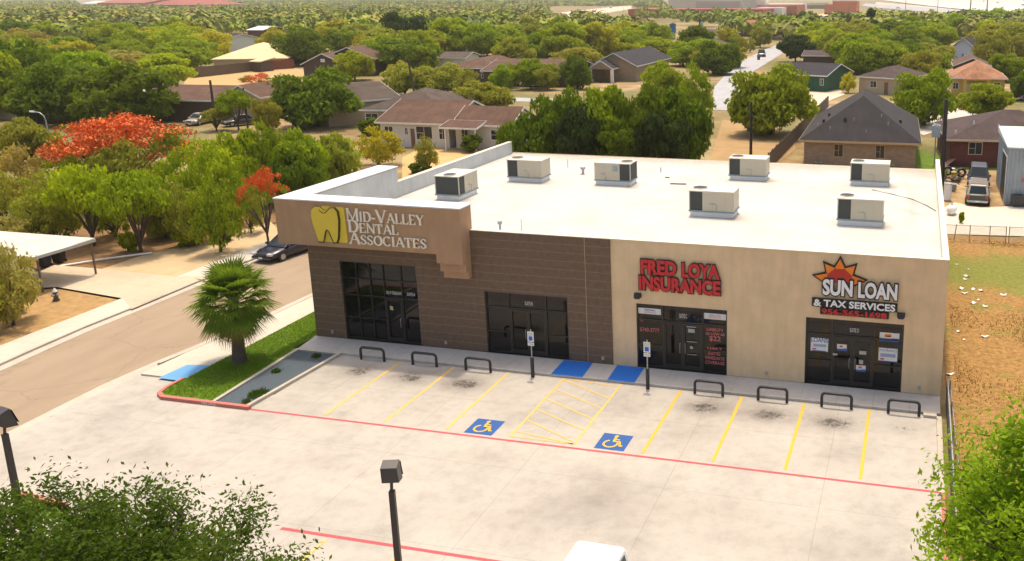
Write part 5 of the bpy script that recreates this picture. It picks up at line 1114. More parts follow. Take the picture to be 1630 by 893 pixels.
# grey metal meter pole with box
p = at(1487, 262); zt = aty(1487, 196, p.y).z
r = empty('transformer_box', (p.x, p.y, -.17), 0, 'pale blue grey box raised on a metal post beside the thick black pole', 'utility box')
mb = MB(); mb.cyl((0, 0, 0), (0, 0, zt-1.0), .06, n=8); mb.build('post', M_steel, r); mb = MB(); mb.box(-.42, .42, -.3, .3, zt-1.25, zt-.05); mb.build('box', pm('pale_blue_grey_box', (.36, .45, .52)), r, bevel=.03); mb = MB(); mb.box(-.3, .3, -.2, .2, zt-.05, zt+.06); mb.tube([(0, 0, zt), (.1, 0, zt+.6), (.5, 0, zt+.9)], .03, 6); mb.build('bushing', M_steel, r)
def slamp(u, vb, vt, hu, lb, rad=.07):
    p = at(u, vb, -.15); q = aty(hu, vt, p.y); r = empty('street_light', (p.x, p.y, -.15), 0, lb, 'street light', 'curved street lights'); H = q.z+.15; dx = q.x-p.x
    mb = MB(); mb.tube([(0, 0, 0), (0, 0, H*.72), (dx*.12, 0, H*.88), (dx*.45, 0, H*.98), (dx, 0, H)], [rad*1.2, rad, rad, rad*.8, rad*.7], 8); mb.build('pole', M_steel, r)
    mb = MB(); s = -1 if dx < 0 else 1; mb.cyl((dx-.05*s, 0, H), (dx+.62*s, 0, H+.02), .13, .1, n=8); mb.build('lamp_head', pm('pale_lamp_head', (.66, .70, .68)), r)
slamp(80, 232, 178, 54, 'curved street light standing in the trees at the left edge'); slamp(86, 92, 62, 96, 'curved street light above the brown roof in the far left trees', .12); slamp(488, 52, 21, 478, 'curved street light among far treetops at the upper left', .16)
for u, vb, vt, lb in [(957, 24, 2, 'tall lamp by the distant car park'), (992, 20, 0, 'second tall lamp by the distant car park'), (870, 20, 0, 'lamp above the trees left of the distant car park'), (829, 26, 4, 'lamp in the treetops at the top middle')]:
    p = at(u, vb); H = aty(u, vt, p.y).z; r = empty('street_light', (p.x, p.y, -.15), 0, lb, 'street light', 'tall lamps'); mb = MB(); mb.cyl((0, 0, 0), (0, 0, H), .22, .15, n=6); mb.build('pole', M_steel, r); mb = MB(); mb.box(-.9, .9, -.5, .5, H, H+.8); mb.build('lamp_head', pm('pale_lamp_head', (.66, .70, .68)), r)
# small street items
for u, v, lb, cc in [(1207.5, 95, 'dark wheeled bin at the kerb of the side street', (.02, .03, .05)), (1136, 118, 'dark green mailbox post by the side street', (.04, .08, .05)), (1432, 132, 'dark bin right of the green house', (.02, .025, .03)), (1324, 134, 'black bin beside the green house', (.02, .02, .025))]:
    p = at(u, v); r = empty('wheeled_bin', p, .4, lb, 'bin'); mb = MB(); mb.add([(-.3, -.3, 0), (.3, -.3, 0), (.3, .3, 0), (-.3, .3, 0), (-.38, -.4, 1.1), (.38, -.4, 1.1), (.38, .4, 1.1), (-.38, .4, 1.1)], [(3, 2, 1, 0), (4, 5, 6, 7), (0, 1, 5, 4), (1, 2, 6, 5), (2, 3, 7, 6), (3, 0, 4, 7)]); mb.build('body', pm('bin_'+lb[:9], cc), r); mb = MB(); mb.box(-.41, .41, -.44, .42, 1.1, 1.18); mb.build('lid', pm('bin_'+lb[:9], cc), r)

# ------------------------------------------------------------------ yard clutter by the lane
def at_t(u, v): p = at(u, v, -.12); return (p.x, p.y, -.12)
r = empty('propane_tank', at_t(1514.5, 341), R_(80), 'white propane tank lying on its side by the dirt lane', 'tank')
mb = MB(); mb.tube([(-.62, 0, .4), (-.55, 0, .4), (-.4, 0, .4), (.4, 0, .4), (.55, 0, .4), (.62, 0, .4)], [.1, .28, .36, .36, .28, .1], 16); mb.build('tank', M_white, r, bevel=0); 
for x in (-.35, .28): mb = MB(); mb.box(x, x+.07, -.2, .2, 0, .1); mb.build('foot', M_steel, r)
mb = MB(); mb.cyl((0, 0, .74), (0, 0, .86), .08, n=8); mb.build('valve_cap', M_steel, r)
r = empty('drum', at_t(1508, 318), 0, 'tall white upright drum beside the parapet end', 'drum'); mb = MB(); mb.cyl((0, 0, 0), (0, 0, 1.4), .33, n=16); mb.build('body', M_white, r); mb = MB(); mb.cyl((0, 0, 1.4), (0, 0, 1.45), .35, n=16); mb.build('rim', M_steel, r)
def tyre(u, v, up, lb, z=0):
    mb = MB(); R0, r0 = .36, .13; vs = []; fs = []; A, Bn = 20, 8
    for i in range(A):
        for j in range(Bn):
            a, b = 2*math.pi*i/A, 2*math.pi*j/Bn; q = R0+r0*math.cos(b)
            v_ = (q*math.cos(a), r0*math.sin(b), q*math.sin(a)+.49) if up else (q*math.cos(a), q*math.sin(a), r0*math.sin(b)+.13+z); vs.append(v_)
    for i in range(A):
        for j in range(Bn): fs.append((i*Bn+j, i*Bn+(j+1) % Bn, ((i+1) % A)*Bn+(j+1) % Bn, ((i+1) % A)*Bn+j))
    mb.add(vs, fs, 0, True); mb.build('tyre', M_black, loc=at_t(u, v), rz=.3, label=lb, cat='tyre')
tyre(1530, 283, True, 'black tyre standing upright by the junk heap'); tyre(1521, 288, False, 'black tyre lying flat beside the upright tyre'); tyre(1514, 300, False, 'black tyre on the ground near the white drum'); tyre(1508, 280, True, 'black tyre leaning in the weeds left of the junk heap')
r = empty('wooden_board', at_t(1512, 268), .5, 'rusty brown board leaning at the junk heap', 'board'); mb = MB(); mb.add([(-.8, 0, 0), (.8, .3, .9), (.8, 1.2, .8), (-.8, .9, 0), (-.8, 0, -.05), (.8, .3, .85), (.8, 1.2, .75), (-.8, .9, -.05)], [(0, 1, 2, 3), (7, 6, 5, 4), (0, 4, 5, 1), (1, 5, 6, 2), (2, 6, 7, 3), (3, 7, 4, 0)]); mb.build('panel', pm('rusty_metal', (.22, .1, .06)), r)
for i, (u, v, cc, lb, nm) in enumerate([(1515, 277, (.7, .75, .8), 'white and blue bucket on the junk heap', 'bucket'), (1518, 283, (.55, .40, .03), 'yellow bucket among the junk', 'bucket'), (1506, 276, (.7, .7, .68), 'white tub at the left of the junk heap', 'tub'), (1517, 303, (.25, .28, .3), 'grey barrel below the tyres', 'barrel')]):
    mb = MB(); mb.cyl((0, 0, .0), (0, 0, .55), .22, .27, n=14); mb.cyl((0, 0, .55), (0, 0, .58), .29, n=14); mb.build(nm, pm('junk_%d' % i, cc), loc=at_t(u, v), label=lb, cat=nm)
r = empty('junk_heap', at_t(1513, 286), 0, 'dark heap of scrap metal and branches beside the parked wagon', 'scrap heap'); mb = MB()
for k in range(46):
    a, b, c = random.uniform(-1., 1.), random.uniform(-2.6, 2.6), random.uniform(0, .5); d = Vector((random.uniform(-1, 1), random.uniform(-1, 1), random.uniform(-.2, .6))).normalized()*random.uniform(.3, .9)
    mb.cyl((a, b, c), (a+d.x, b+d.y, max(0, c+d.z)), random.uniform(.02, .08), n=5)
mb.build('scrap', pm('dark_scrap', (.07, .055, .045), var=.5, scale=2), r)
# gravel pile and condenser behind the building
mb = MB(); mb.add([(0, 0, .7)]+[(1.5*math.cos(R_(t))*random.uniform(.8, 1.1), .9*math.sin(R_(t)), 0) for t in range(0, 360, 30)], [(0, i, i % 12+1) for i in range(1, 13)][:0]+[(0, i+1, (i+1) % 12+1) for i in range(12)], 0, True); p = at(1430, 268); mb.build('gravel_pile', M_gravel, loc=(p.x, p.y+2, -.17), label='small pile of grey gravel against the brick house', cat='gravel pile')
for u, lb in [(1308, 'dark air conditioner at the left of the brick house wall'), (1418, 'dark air conditioner at the right of the brick house wall')]:
    p = at(u, 262); r = empty('condenser_unit', (p.x, 50.9, -.17), 0, lb, 'air conditioner'); mb = MB(); mb.box(-.42, .42, -.4, .35, 0, .85); mb.build('body', pm('dark_green_grey', (.06, .07, .065)), r, bevel=.03); mb = MB(); mb.cyl((0, 0, .85), (0, 0, .88), .3, n=14); mb.build('fan_guard', M_black, r)
# litter on the dry field
LP = [(1523, 421), (1541, 429), (1536, 445), (1548, 461), (1562, 463), (1535, 467), (1557, 478), (1568, 488), (1549, 483), (1526, 528), (1567, 536), (1534, 541), (1597, 470), (1530, 460), (1539, 440), (1512, 596)]
lit = None
for i, (u, v) in enumerate(LP):
    if lit is None:
        mb = MB(); vs = [(x*.13+random.uniform(-.03, .03), y*.1+random.uniform(-.03, .03), random.uniform(.0, .09)) for y in range(-1, 2) for x in range(-1, 2)]
        mb.add(vs, [(a, a+1, a+4, a+3) for a in (0, 1, 3, 4)]); o = lit = mb.build('litter_scrap', M_white)
    else: o = lit.copy(); COL.objects.link(o)
    p = at(u, v, -.14); o.location = (p.x, p.y, -.13); o.rotation_euler = (0, 0, i*1.3); s = random.uniform(.5, 1.3); o.scale = (s, s*.8, s); tag(o, 'white scrap of paper lying on the dry field right of the building', 'litter', 'white litter on the dry field')

# ------------------------------------------------------------------ trees
def quad_cloud(c, nrm, size, rg, aspect=1.4):
    """numpy: one quad per centre, roughly facing nrm"""
    n = len(c); nrm = nrm/np.maximum(1e-6, np.linalg.norm(nrm, axis=1, keepdims=True))
    t = rg.normal(size=(n, 3)); t -= (t*nrm).sum(1, keepdims=True)*nrm; t /= np.maximum(1e-6, np.linalg.norm(t, axis=1, keepdims=True)); b = np.cross(nrm, t)
    s = (size*rg.uniform(.6, 1.35, n))[:, None]; a = t*s*aspect; b = b*s
    v = np.stack([c-a, c-b*.75+nrm*s*.12, c+a, c+b*.75+nrm*s*.12], 1).reshape(-1, 3); return v
def quad_mesh(name, v, mats, midx=None):
    n = len(v)//4; me = bpy.data.meshes.new(name); me.vertices.add(n*4); me.vertices.foreach_set('co', v.astype(np.float32).ravel())
    me.loops.add(n*4); me.loops.foreach_set('vertex_index', np.arange(n*4, dtype=np.int32)); me.polygons.add(n)
    me.polygons.foreach_set('loop_start', np.arange(n, dtype=np.int32)*4)
    if midx is not None: me.polygons.foreach_set('material_index', midx.astype(np.int32))
    for m in mats: me.materials.append(m)
    me.update(calc_edges=True); me.validate(); return me
def crown_points(seed, nclump, per, shape='round', zlo=.24, airy=.0, cr=(.20, .34)):
    rg = np.random.default_rng(seed); C_, Nn, K = [], [], []
    cl = []
    while len(cl) < nclump:
        p = rg.uniform(-1, 1, 3)
        q = np.linalg.norm(p*np.array([1, 1, 1.]))
        if q > 1 or q < .35: continue
        if shape == 'flat' and p[2] < -.25: continue
        if shape == 'cone':
            z = (p[2]+1)/2; p[:2] *= (1-z)*1.05; 
        if shape == 'round' and p[2] < -.88: continue
        cl.append(p)
    for p in cl:
        r = rg.uniform(*cr)*(1 if shape != 'cone' else .6); m = int(per*(r/.27)**2)
        d = rg.normal(size=(m, 3)); d /= np.linalg.norm(d, axis=1, keepdims=True)
        rad = r*rg.uniform(.35+.3*(1-airy), 1.12, m)[:, None]
        c = p*.82+d*rad*np.array([1, 1, .75]); C_.append(c); Nn.append(d*.75+rg.normal(size=(m, 3))*.55+np.array([0, 0, .35])); K.append(np.full(m, p[2]))
    c = np.concatenate(C_); nn = np.concatenate(Nn); k = np.concatenate(K)
    if shape == 'flat': c[:, 2] = c[:, 2]*.8+.1
    c[:, 2] = zlo+(1-zlo)*(c[:, 2]+.98)/1.96
    return c, nn, np.array(cl), rg
M_flower = plain('orange_red_blossom', (.80, .15, .015), var=.35, scale=3, rough=.7)
CROWN = {}
def make_crown(key, seed, nclump, per, leaf, shape='round', zlo=.24, airy=0., flower=0., cr=(.2, .34)):
    c, nn, cl, rg = crown_points(seed, nclump, per, shape, zlo, airy, cr)
    v = quad_cloud(c, nn, leaf, rg); mi = None; mats = [M_leaf]
    if flower:
        mats.append(M_flower); g = np.sin(c[:, 0]*9+seed)*np.cos(c[:, 1]*8)+np.sin(c[:, 2]*11+c[:, 0]*4)
        mi = ((c[:, 2]+.22*g+rg.normal(0, .07, len(c))) > (1-flower)).astype(int)
    CROWN[key] = (quad_mesh('crown_'+key, v, mats, mi), cl, zlo)
def make_trunk(key, seed, shape='round'):
    rg = random.Random(seed); mb = MB(); _, cl, zlo = CROWN[key]; f = max(.12, zlo+.12)
    mb.tube([(0, 0, -.02), (.01, .0, f*.5), (.02*rg.uniform(-1, 1), .02, f)], [.055, .04, .034], 8)
    for p in sorted(list(cl), key=lambda q: q[2])[::max(1, len(cl)//12)][:12]:
        e = Vector((p[0]*.8, p[1]*.8, zlo+(1-zlo)*(p[2]*.8+.98)/1.96)); m = Vector((0, 0, f)).lerp(e, .5)+Vector((0, 0, .03))
        mb.tube([(0, 0, f*.8), m, e], [.028, .017, .006], 5)
    me = bpy.data.meshes.new('trunk_'+key); me.from_pydata(mb.v, [], mb.f); me.materials.append(M_bark)
    me.polygons.foreach_set('use_smooth', mb.sm); me.update(); return me
make_crown('a', 11, 56, 150, .040, zlo=.03); make_crown('b', 12, 64, 130, .038, zlo=.0, cr=(.17, .30)); make_crown('c', 13, 46, 170, .042, zlo=.08, cr=(.2, .36)); make_crown('d', 14, 74, 150, .034, zlo=-.04, cr=(.16, .3))
make_crown('airy', 15, 56, 110, .030, shape='round', zlo=-.02, airy=1, cr=(.14, .27)); make_crown('airy2', 25, 60, 110, .030, shape='flat', zlo=.02, airy=1, cr=(.14, .28))
make_crown('flat', 16, 120, 330, .0125, shape='flat', zlo=-.05, airy=1, cr=(.10, .21), flower=.47); make_crown('fl2', 17, 80, 190, .018, shape='flat', zlo=.06, airy=1, cr=(.10, .2), flower=.38)
make_crown('cone', 18, 60, 90, .04, shape='cone', zlo=.05); make_crown('bush', 19, 26, 170, .06, zlo=.0, cr=(.25, .4))
make_crown('far1', 20, 34, 70, .07, cr=(.22, .38), zlo=.08); make_crown('far2', 21, 28, 80, .07, cr=(.24, .4), zlo=.05); make_crown('far3', 22, 40, 60, .066, cr=(.18, .34), zlo=.1)
TR = {k: make_trunk(k, i) for i, k in enumerate(CROWN)}
def tree(loc, R, H, key, col, label, group=None, rz=None, name='tree', cat='tree', squash=1.):
    r = empty(name, loc, random.uniform(0, 6.28) if rz is None else rz, label, cat, group); r.scale = (R, R*squash, H)
    c = bpy.data.objects.new('crown' if name != 'bush' else 'foliage', CROWN[key][0]); COL.objects.link(c); c.parent = r; c.color = (*col, 1)
    t = bpy.data.objects.new('trunk' if name != 'bush' else 'stem', TR[key]); COL.objects.link(t); t.parent = r; return r
PAL = {'D': (.165, .235, .012), 'G': (.33, .42, .016), 'B': (.42, .49, .014), 'Y': (.56, .52, .03), 'O': (.38, .39, .05), 'K': (.065, .105, .026), 'T': (.48, .40, .11), 'R': (.22, .32, .03)}
WORD = {'D': 'deep green', 'G': 'mid green', 'B': 'bright green', 'Y': 'yellow green', 'O': 'olive green', 'K': 'very dark green', 'T': 'tan and olive', 'R': 'orange flowering'}
def jit(c, a=.12): k = random.uniform(1-a, 1+a); return tuple(min(1, x*k*random.uniform(.95, 1.05)) for x in c)
def ptree(u, vt, vb, hw, ck, key, where, name='tree', cat='tree', sq=1.):
    p = at(u, vb, -.18); dep = (p-CAM).dot(RF); R = hw/F_*dep/.98; 
    H = aty(u, vt, p.y).z+.18; H = max(1.0, H)
    # the crown top leans away from the eye: its far side shows above, so aim a little lower
    H *= .97
    return tree((p.x, p.y, -.18), R, H, key, jit(PAL[ck]), '%s %s %s' % (WORD[ck], {'tree': 'tree', 'bush': 'bush'}[name if name == 'bush' else 'tree'], where), name=name, cat=cat, squash=sq)
T = ptree
T(40, 50, 172, 62, 'D', 'a', 'with a broad crown at the left edge below the far canopy'); T(-25, 62, 190, 60, 'G', 'b', 'cut by the left edge of the photo')
T(105, 88, 196, 78, 'D', 'd', 'forming the left half of the broad mass behind the orange blossom'); T(205, 92, 200, 82, 'D', 'b', 'forming the right half of the broad mass behind the orange blossom'); T(150, 80, 180, 60, 'G', 'c', 'rising in the middle of the broad mass at the left')
T(172, 60, 102, 13, 'K', 'cone', 'shaped like a narrow cone in the upper left'); T(208, 62, 112, 30, 'G', 'a', 'just right of the dark cone shaped tree'); T(268, 84, 138, 44, 'B', 'c', 'left of the brown wooden fence')
T(300, 52, 108, 48, 'G', 'd', 'behind the left end of the wooden fence'); T(338, 44, 98, 36, 'Y', 'b', 'left of the straw coloured roof'); T(245, 52, 95, 36, 'D', 'a', 'between the brown roof and the wooden fence')
T(482, 36, 104, 46, 'D', 'd', 'directly above the double gable roof'); T(440, 38, 92, 30, 'Y', 'b', 'right of the straw coloured roof'); T(545, 40, 88, 30, 'G', 'a', 'behind the long brown roof'); T(580, 52, 90, 22, 'Y', 'airy', 'beside the big very dark tree')
T(643, 12, 92, 44, 'K', 'd', 'tallest in the upper middle beside a pole'); T(722, 27, 92, 42, 'B', 'c', 'with the left half of the wide bright crown'); T(765, 36, 94, 32, 'G', 'c', 'with the forked trunks right of the wide bright crown')
T(565, 76, 128, 34, 'B', 'b', 'in front of the long brown roof'); T(615, 70, 110, 26, 'O', 'airy', 'below the very dark tree'); T(672, 68, 118, 30, 'G', 'a', 'between the very dark tree and the wide bright crown')
T(645, 97, 152, 40, 'O', 'b', 'left of pair above the grey brown hip roof'); T(705, 96, 150, 46, 'O', 'd', 'right of pair above the white house'); T(508, 100, 202, 72, 'D', 'd', 'large and dense standing left of the white house')
T(768, 124, 186, 52, 'O', 'a', 'behind the low wing of the white house'); T(812, 58, 112, 32, 'G', 'b', 'right of the brown hip roof in the middle'); T(800, 42, 70, 22, 'D', 'a', 'above the small dark shed')
T(845, 92, 142, 28, 'G', 'c', 'with a flat crown in front of the long brown roof'); T(812, 96, 140, 20, 'G', 'airy', 'slim left of the white pickup'); T(918, 82, 142, 27, 'D', 'd', 'just left of the buff stone building')
T(800, 98, 144, 22, 'G', 'b', 'in front of the brown hip roof in the middle'); T(872, 96, 143, 24, 'O', 'a', 'hiding the right end of the long brown roof'); T(745, 104, 152, 22, 'O', 'airy', 'left end of the brown hip roof in the middle'); T(640, 92, 140, 22, 'O', 'a', 'in front of the low grey brown roof')
T(852, 48, 98, 34, 'G', 'b', 'with brown trunk above the long brown roof'); T(902, 34, 100, 42, 'B', 'c', 'broad and bright left of the buff stone gable'); T(952, 28, 96, 40, 'Y', 'a', 'behind the buff stone gable'); T(1002, 46, 92, 26, 'G', 'b', 'above the charcoal roof'); T(850, 20, 52, 26, 'T', 'a', 'dry and leafy in the upper middle')
T(838, 172, 285, 48, 'D', 'b', 'at the left end of the dense row behind the white roof'); T(895, 128, 285, 58, 'D', 'd', 'second in the dense row behind the white roof'); T(958, 122, 288, 58, 'G', 'a', 'third in the dense row behind the white roof'); T(1018, 120, 288, 60, 'D', 'd', 'fourth in the dense row behind the white roof'); T(1078, 128, 284, 56, 'D', 'b', 'fifth in the dense row behind the white roof'); T(925, 165, 295, 50, 'K', 'c', 'dark and low in front of the dense row'); T(1050, 165, 295, 52, 'K', 'a', 'dark and low at the right front of the dense row'); T(975, 180, 296, 45, 'D', 'a', 'low in the middle front of the dense row')
T(1105, 92, 200, 36, 'G', 'airy', 'with bare forked trunk at the right end of the dense row'); T(1055, 90, 175, 40, 'G', 'b', 'rising behind the dense row below the tall pole')
T(1228, 92, 214, 76, 'G', 'd', 'large and round behind the black utility pole'); T(1266, 54, 98, 30, 'K', 'c', 'dark on the kerb of the side street'); T(1247, 20, 60, 30, 'G', 'b', 'above the white pickup on the side street'); T(1215, 30, 62, 28, 'O', 'a', 'left above the white pickup on the side street')
T(1285, 14, 48, 18, 'D', 'a', 'on the far side of the side street'); T(1318, 36, 84, 30, 'B', 'b', 'right of the side street bend'); T(1345, 50, 110, 34, 'O', 'c', 'behind the low dark house'); T(1372, 55, 118, 46, 'G', 'd', 'broad above the beige hip roofed house'); T(1410, 60, 118, 44, 'G', 'b', 'dense right of centre on the upper right'); T(1353, 26, 58, 18, 'B', 'a', 'in front of the pale metal building')
T(1350, 112, 148, 16, 'Y', 'airy', 'small in front of the beige hip roofed house'); T(1390, 28, 70, 22, 'K', 'a', 'beneath the tall palm'); T(1418, 26, 64, 20, 'B', 'b', 'right of the tall palm'); T(1450, 24, 70, 22, 'G', 'c', 'beside the beige end wall')
T(1490, 32, 78, 34, 'B', 'a', 'bright above the pale blue house'); T(1520, 18, 62, 34, 'G', 'b', 'below the highway left of the thick pole'); T(1575, 10, 46, 38, 'G', 'd', 'below the highway right of the thick pole'); T(1580, 42, 108, 34, 'O', 'd', 'dense right of the pale blue house'); T(1552, 46, 80, 16, 'Y', 'a', 'left of the dense olive tree')
T(1466, 76, 128, 36, 'O', 'b', 'broad left of the terracotta roof'); T(1472, 100, 200, 54, 'G', 'd', 'large between the brick house and the terracotta roof'); T(1568, 132, 190, 42, 'G', 'c', 'in front of the yellow house'); T(1600, 80, 130, 32, 'G', 'a', 'right of the terracotta roof'); T(1625, 48, 82, 22, 'G', 'b', 'at the right edge below the long red house'); T(1610, 26, 50, 20, 'D', 'a', 'above the long red house at the right edge'); T(1625, 110, 160, 22, 'D', 'b', 'at the right edge beside the pale car')
T(1172, 52, 84, 14, 'G', 'a', 'small on the yard left of the side street'); T(1164, 72, 92, 10, 'G', 'bush', 'tiny right of the plum roofed house'); T(1180, 56, 88, 12, 'O', 'airy', 'slim beside the side street kerb'); T(1194, 58, 84, 10, 'O', 'airy', 'slim second beside the side street kerb'); T(1140, 70, 92, 12, 'D', 'a', 'at the right wall of the plum roofed house')
T(1210, 40, 76, 20, 'O', 'b', 'left of the black vehicle on the side street'); T(1158, 40, 74, 20, 'Y', 'b', 'behind the plum roofed house')
# left middle trees
T(38, 225, 345, 62, 'T', 'airy', 'sparse above the carport at the left edge'); T(10, 270, 370, 55, 'O', 'airy', 'sparse behind the carport roof'); T(85, 265, 385, 56, 'O', 'airy', 'thin crowned behind the carport roof corner'); T(48, 182, 262, 52, 'O', 'b', 'around the curved street light')
T(206, 164, 318, 128, 'R', 'flat', 'with a wide flat crown of orange red blossom at the left', sq=.9)
T(150, 245, 392, 62, 'B', 'airy2', 'with a lacy low crown right of the carport'); T(225, 255, 402, 64, 'G', 'airy2', 'with a lacy layered crown in the middle left grove'); T(290, 232, 358, 54, 'G', 'airy', 'behind the layered lacy tree'); T(335, 212, 360, 58, 'B', 'airy', 'tall in the grove left of the black sedan'); T(352, 270, 402, 44, 'G', 'airy', 'with thin trunk near the pale dirt verge')
T(385, 196, 330, 50, 'B', 'a', 'in the grove behind the small orange tree'); T(430, 184, 326, 46, 'G', 'airy', 'upright left of the corner sign'); T(482, 196, 322, 52, 'G', 'b', 'dense just above the corner sign'); T(530, 205, 300, 42, 'O', 'a', 'above the raised parapet'); T(450, 210, 300, 36, 'B', 'airy2', 'bright between the upright trees behind the sign')
T(428, 248, 392, 44, 'R', 'fl2', 'small with scattered orange blossom beside the black sedan'); T(300, 285, 395, 40, 'O', 'airy', 'with brown trunk in the shade of the grove'); T(205, 218, 335, 62, 'O', 'airy', 'filling the space under the orange blossom'); T(120, 240, 335, 50, 'G', 'airy', 'under the left end of the orange blossom')
for i_, (u_, a_, b_, w_, c_, k_, l_) in enumerate([(185, 300, 378, 40, 'G', 'airy', 'low in the middle of the left grove behind the yellow box'), (265, 290, 380, 42, 'O', 'a', 'shaded in the middle of the left grove'), (320, 300, 385, 34, 'G', 'airy2', 'low at the near edge of the grove'), (370, 240, 360, 36, 'G', 'airy', 'left of the small orange flowering tree'), (400, 290, 372, 26, 'O', 'airy', 'under the small orange flowering tree'), (90, 320, 392, 36, 'O', 'airy', 'low just behind the carport roof'), (25, 340, 398, 44, 'T', 'airy', 'brownish directly behind the carport'), (480, 230, 330, 40, 'D', 'a', 'dark beside the corner sign top'), (555, 215, 285, 30, 'B', 'airy', 'left of the rounded yellow green tree')]): T(u_, a_, b_, w_, c_, k_, l_)
T(602, 196, 264, 44, 'Y', 'airy', 'rounded and bright behind the raised parapet'); T(380, 134, 208, 32, 'G', 'airy2', 'beside the thinner wooden pole'); T(412, 112, 150, 30, 'R', 'fl2', 'with sparse orange flowers above the pale yard'); T(425, 150, 215, 24, 'O', 'a', 'left of the large dense tree')
T(680, 212, 274, 22, 'O', 'airy', 'thin and shrubby on the dry yard behind the roof'); T(752, 212, 242, 18, 'D', 'bush', 'small and round before the porch'); T(668, 256, 276, 16, 'D', 'bush', 'low under the shrubby tree', name='bush', cat='bush')
T(22, 385, 520, 62, 'T', 'airy', 'olive and tan in front of the carport', name='tree'); T(-40, 400, 540, 60, 'O', 'airy', 'cut by the left edge in front of the carport')
T(300, 362, 392, 20, 'B', 'bush', 'low and bright in the grove shade', name='bush', cat='bush'); T(352, 366, 386, 16, 'D', 'bush', 'dark and low near the verge', name='bush', cat='bush'); T(208, 368, 402, 15, 'B', 'bush', 'small and feathery near the white pipe', name='bush', cat='bush'); T(15, 455, 500, 26, 'D', 'bush', 'dark at the left edge of the dry lawn', name='bush', cat='bush')
T(345, 168, 208, 30, 'O', 'airy2', 'low at the foot of the wooden pole'); T(60, 130, 195, 40, 'D', 'a', 'filling the gap at the far left'); T(590, 186, 215, 18, 'D', 'bush', 'low before the white house', name='bush', cat='bush'); T(1400, 158, 185, 12, 'G', 'bush', 'behind the hip roof', name='bush', cat='bush')
for i, (u, vb, vt, lb) in enumerate([(1502, 285, 268, 'green weeds at the left of the junk heap'), (1504, 310, 296, 'green weeds beside the white drum'), (1530, 356, 351, 'low weeds in front of the propane tank')]):
    T(u, vt, vb, 4.5, 'B', 'bush', lb.replace('green weeds ', 'growing ').replace('low weeds ', 'low '), name='bush', cat='bush')
# tall palms far off
def small_palm(u, vb, vt, label):
    p = at(u, vb); H = aty(u, vt, p.y).z; r = empty('palm_tree', (p.x, p.y, -.15), 0, label, 'palm tree'); mb = MB(); mb.tube([(0, 0, 0), (.1, 0, H*.5), (0, 0, H-1)], .35, 7); mb.build('trunk', M_bark, r)
    rg = np.random.default_rng(5); c = rg.normal(size=(260, 3)); c /= np.linalg.norm(c, axis=1, keepdims=True); c = c*rg.uniform(.5, 1.9, 260)[:, None]+np.array([0, 0, H-1.2]); me = quad_mesh('palm_crown', quad_cloud(c, rg.normal(size=(260, 3)), .5, rg), [M_leaf]); o = bpy.data.objects.new('crown', me); COL.objects.link(o); o.parent = r; o.color = (.05, .11, .015, 1)
small_palm(1385, 62, 15, 'tall fan palm standing above the trees right of the school')

# far canopy: individual trees, then one mass beyond
rg = random.Random(77)
EX = [(48, 72, 38, 52), (220, 244, 38, 50), (253, 283, 50, 62), (688, 712, 18, 27), (545, 575, 8, 16), (1108, 1132, 30, 40), (1387, 1413, 76, 88), (1055, 1215, 0, 30), (1205, 1375, 0, 46), (1370, 1640, -2, 36), (1000, 1060, 14, 27), (880, 1010, 10, 42), (345, 470, 60, 128), (120, 305, -2, 17), (1160, 1270, 64, 140), (1140, 1170, 40, 60), (940, 1080, 95, 140), (1060, 1155, 45, 92), (475, 600, 80, 130), (705, 790, 92, 130), (835, 900, 96, 140),
      (1270, 1330, 85, 140), (1500, 1615, 100, 165), (1493, 1550, 66, 100), (1030, 1085, 36, 70), (152, 206, 46, 66), (84, 150, 70, 92), (300, 480, 104, 142), (1160, 1210, 42, 62), (1268, 1460, 140, 260), (1350, 1430, 120, 160), (955, 982, 44, 58), (1300, 1370, 26, 44), (795, 828, 48, 62)]
ft = 0; tries = 0
fl = {0: ('far green tree in the canopy at the upper left', 'far trees at the upper left'), 1: ('far green tree in the canopy at the upper middle', 'far trees at the upper middle'), 2: ('far green tree in the canopy at the upper right', 'far trees at the upper right')}
rows = []
v = 118.
while v > 13:
    d = (at(800, v)-CAM).dot(RF); sp = 10.5/d*F_
    u = -40+rg.uniform(0, sp)
    while u < 1680:
        rows.append((u+rg.uniform(-.25, .25)*sp, v+rg.uniform(-.4, .4)*max(1.5, sp*.1))); u += sp*rg.uniform(.8, 1.35)
    v -= max(1.6, 12.0/d*(v+5)*1.0)
rows.sort(key=lambda q: -q[1])
rest = []
for u, v in rows:
    if any(a-8 < u < b+8 and c < v < e for a, b, c, e in EX): continue
    p = at(u, v, -.18)
    R = rg.uniform(4.5, 8.6); H = rg.uniform(5.0, 10)
    ck = rg.choice('DGGGBBYOOGT' if u < 1200 else 'DGGGBBOO')
    if ft < 172:
        w = 0 if u < 540 else (1 if u < 1060 else 2)
        tree((p.x, p.y, -.18), R, H, rg.choice(['far1', 'far2', 'far3'] if v < 80 else ['a', 'b', 'c', 'd']), jit(PAL[ck]), fl[w][0].replace('green', WORD[ck]), fl[w][1]); ft += 1
    else: rest.append((p.x, p.y, R, H, ck))
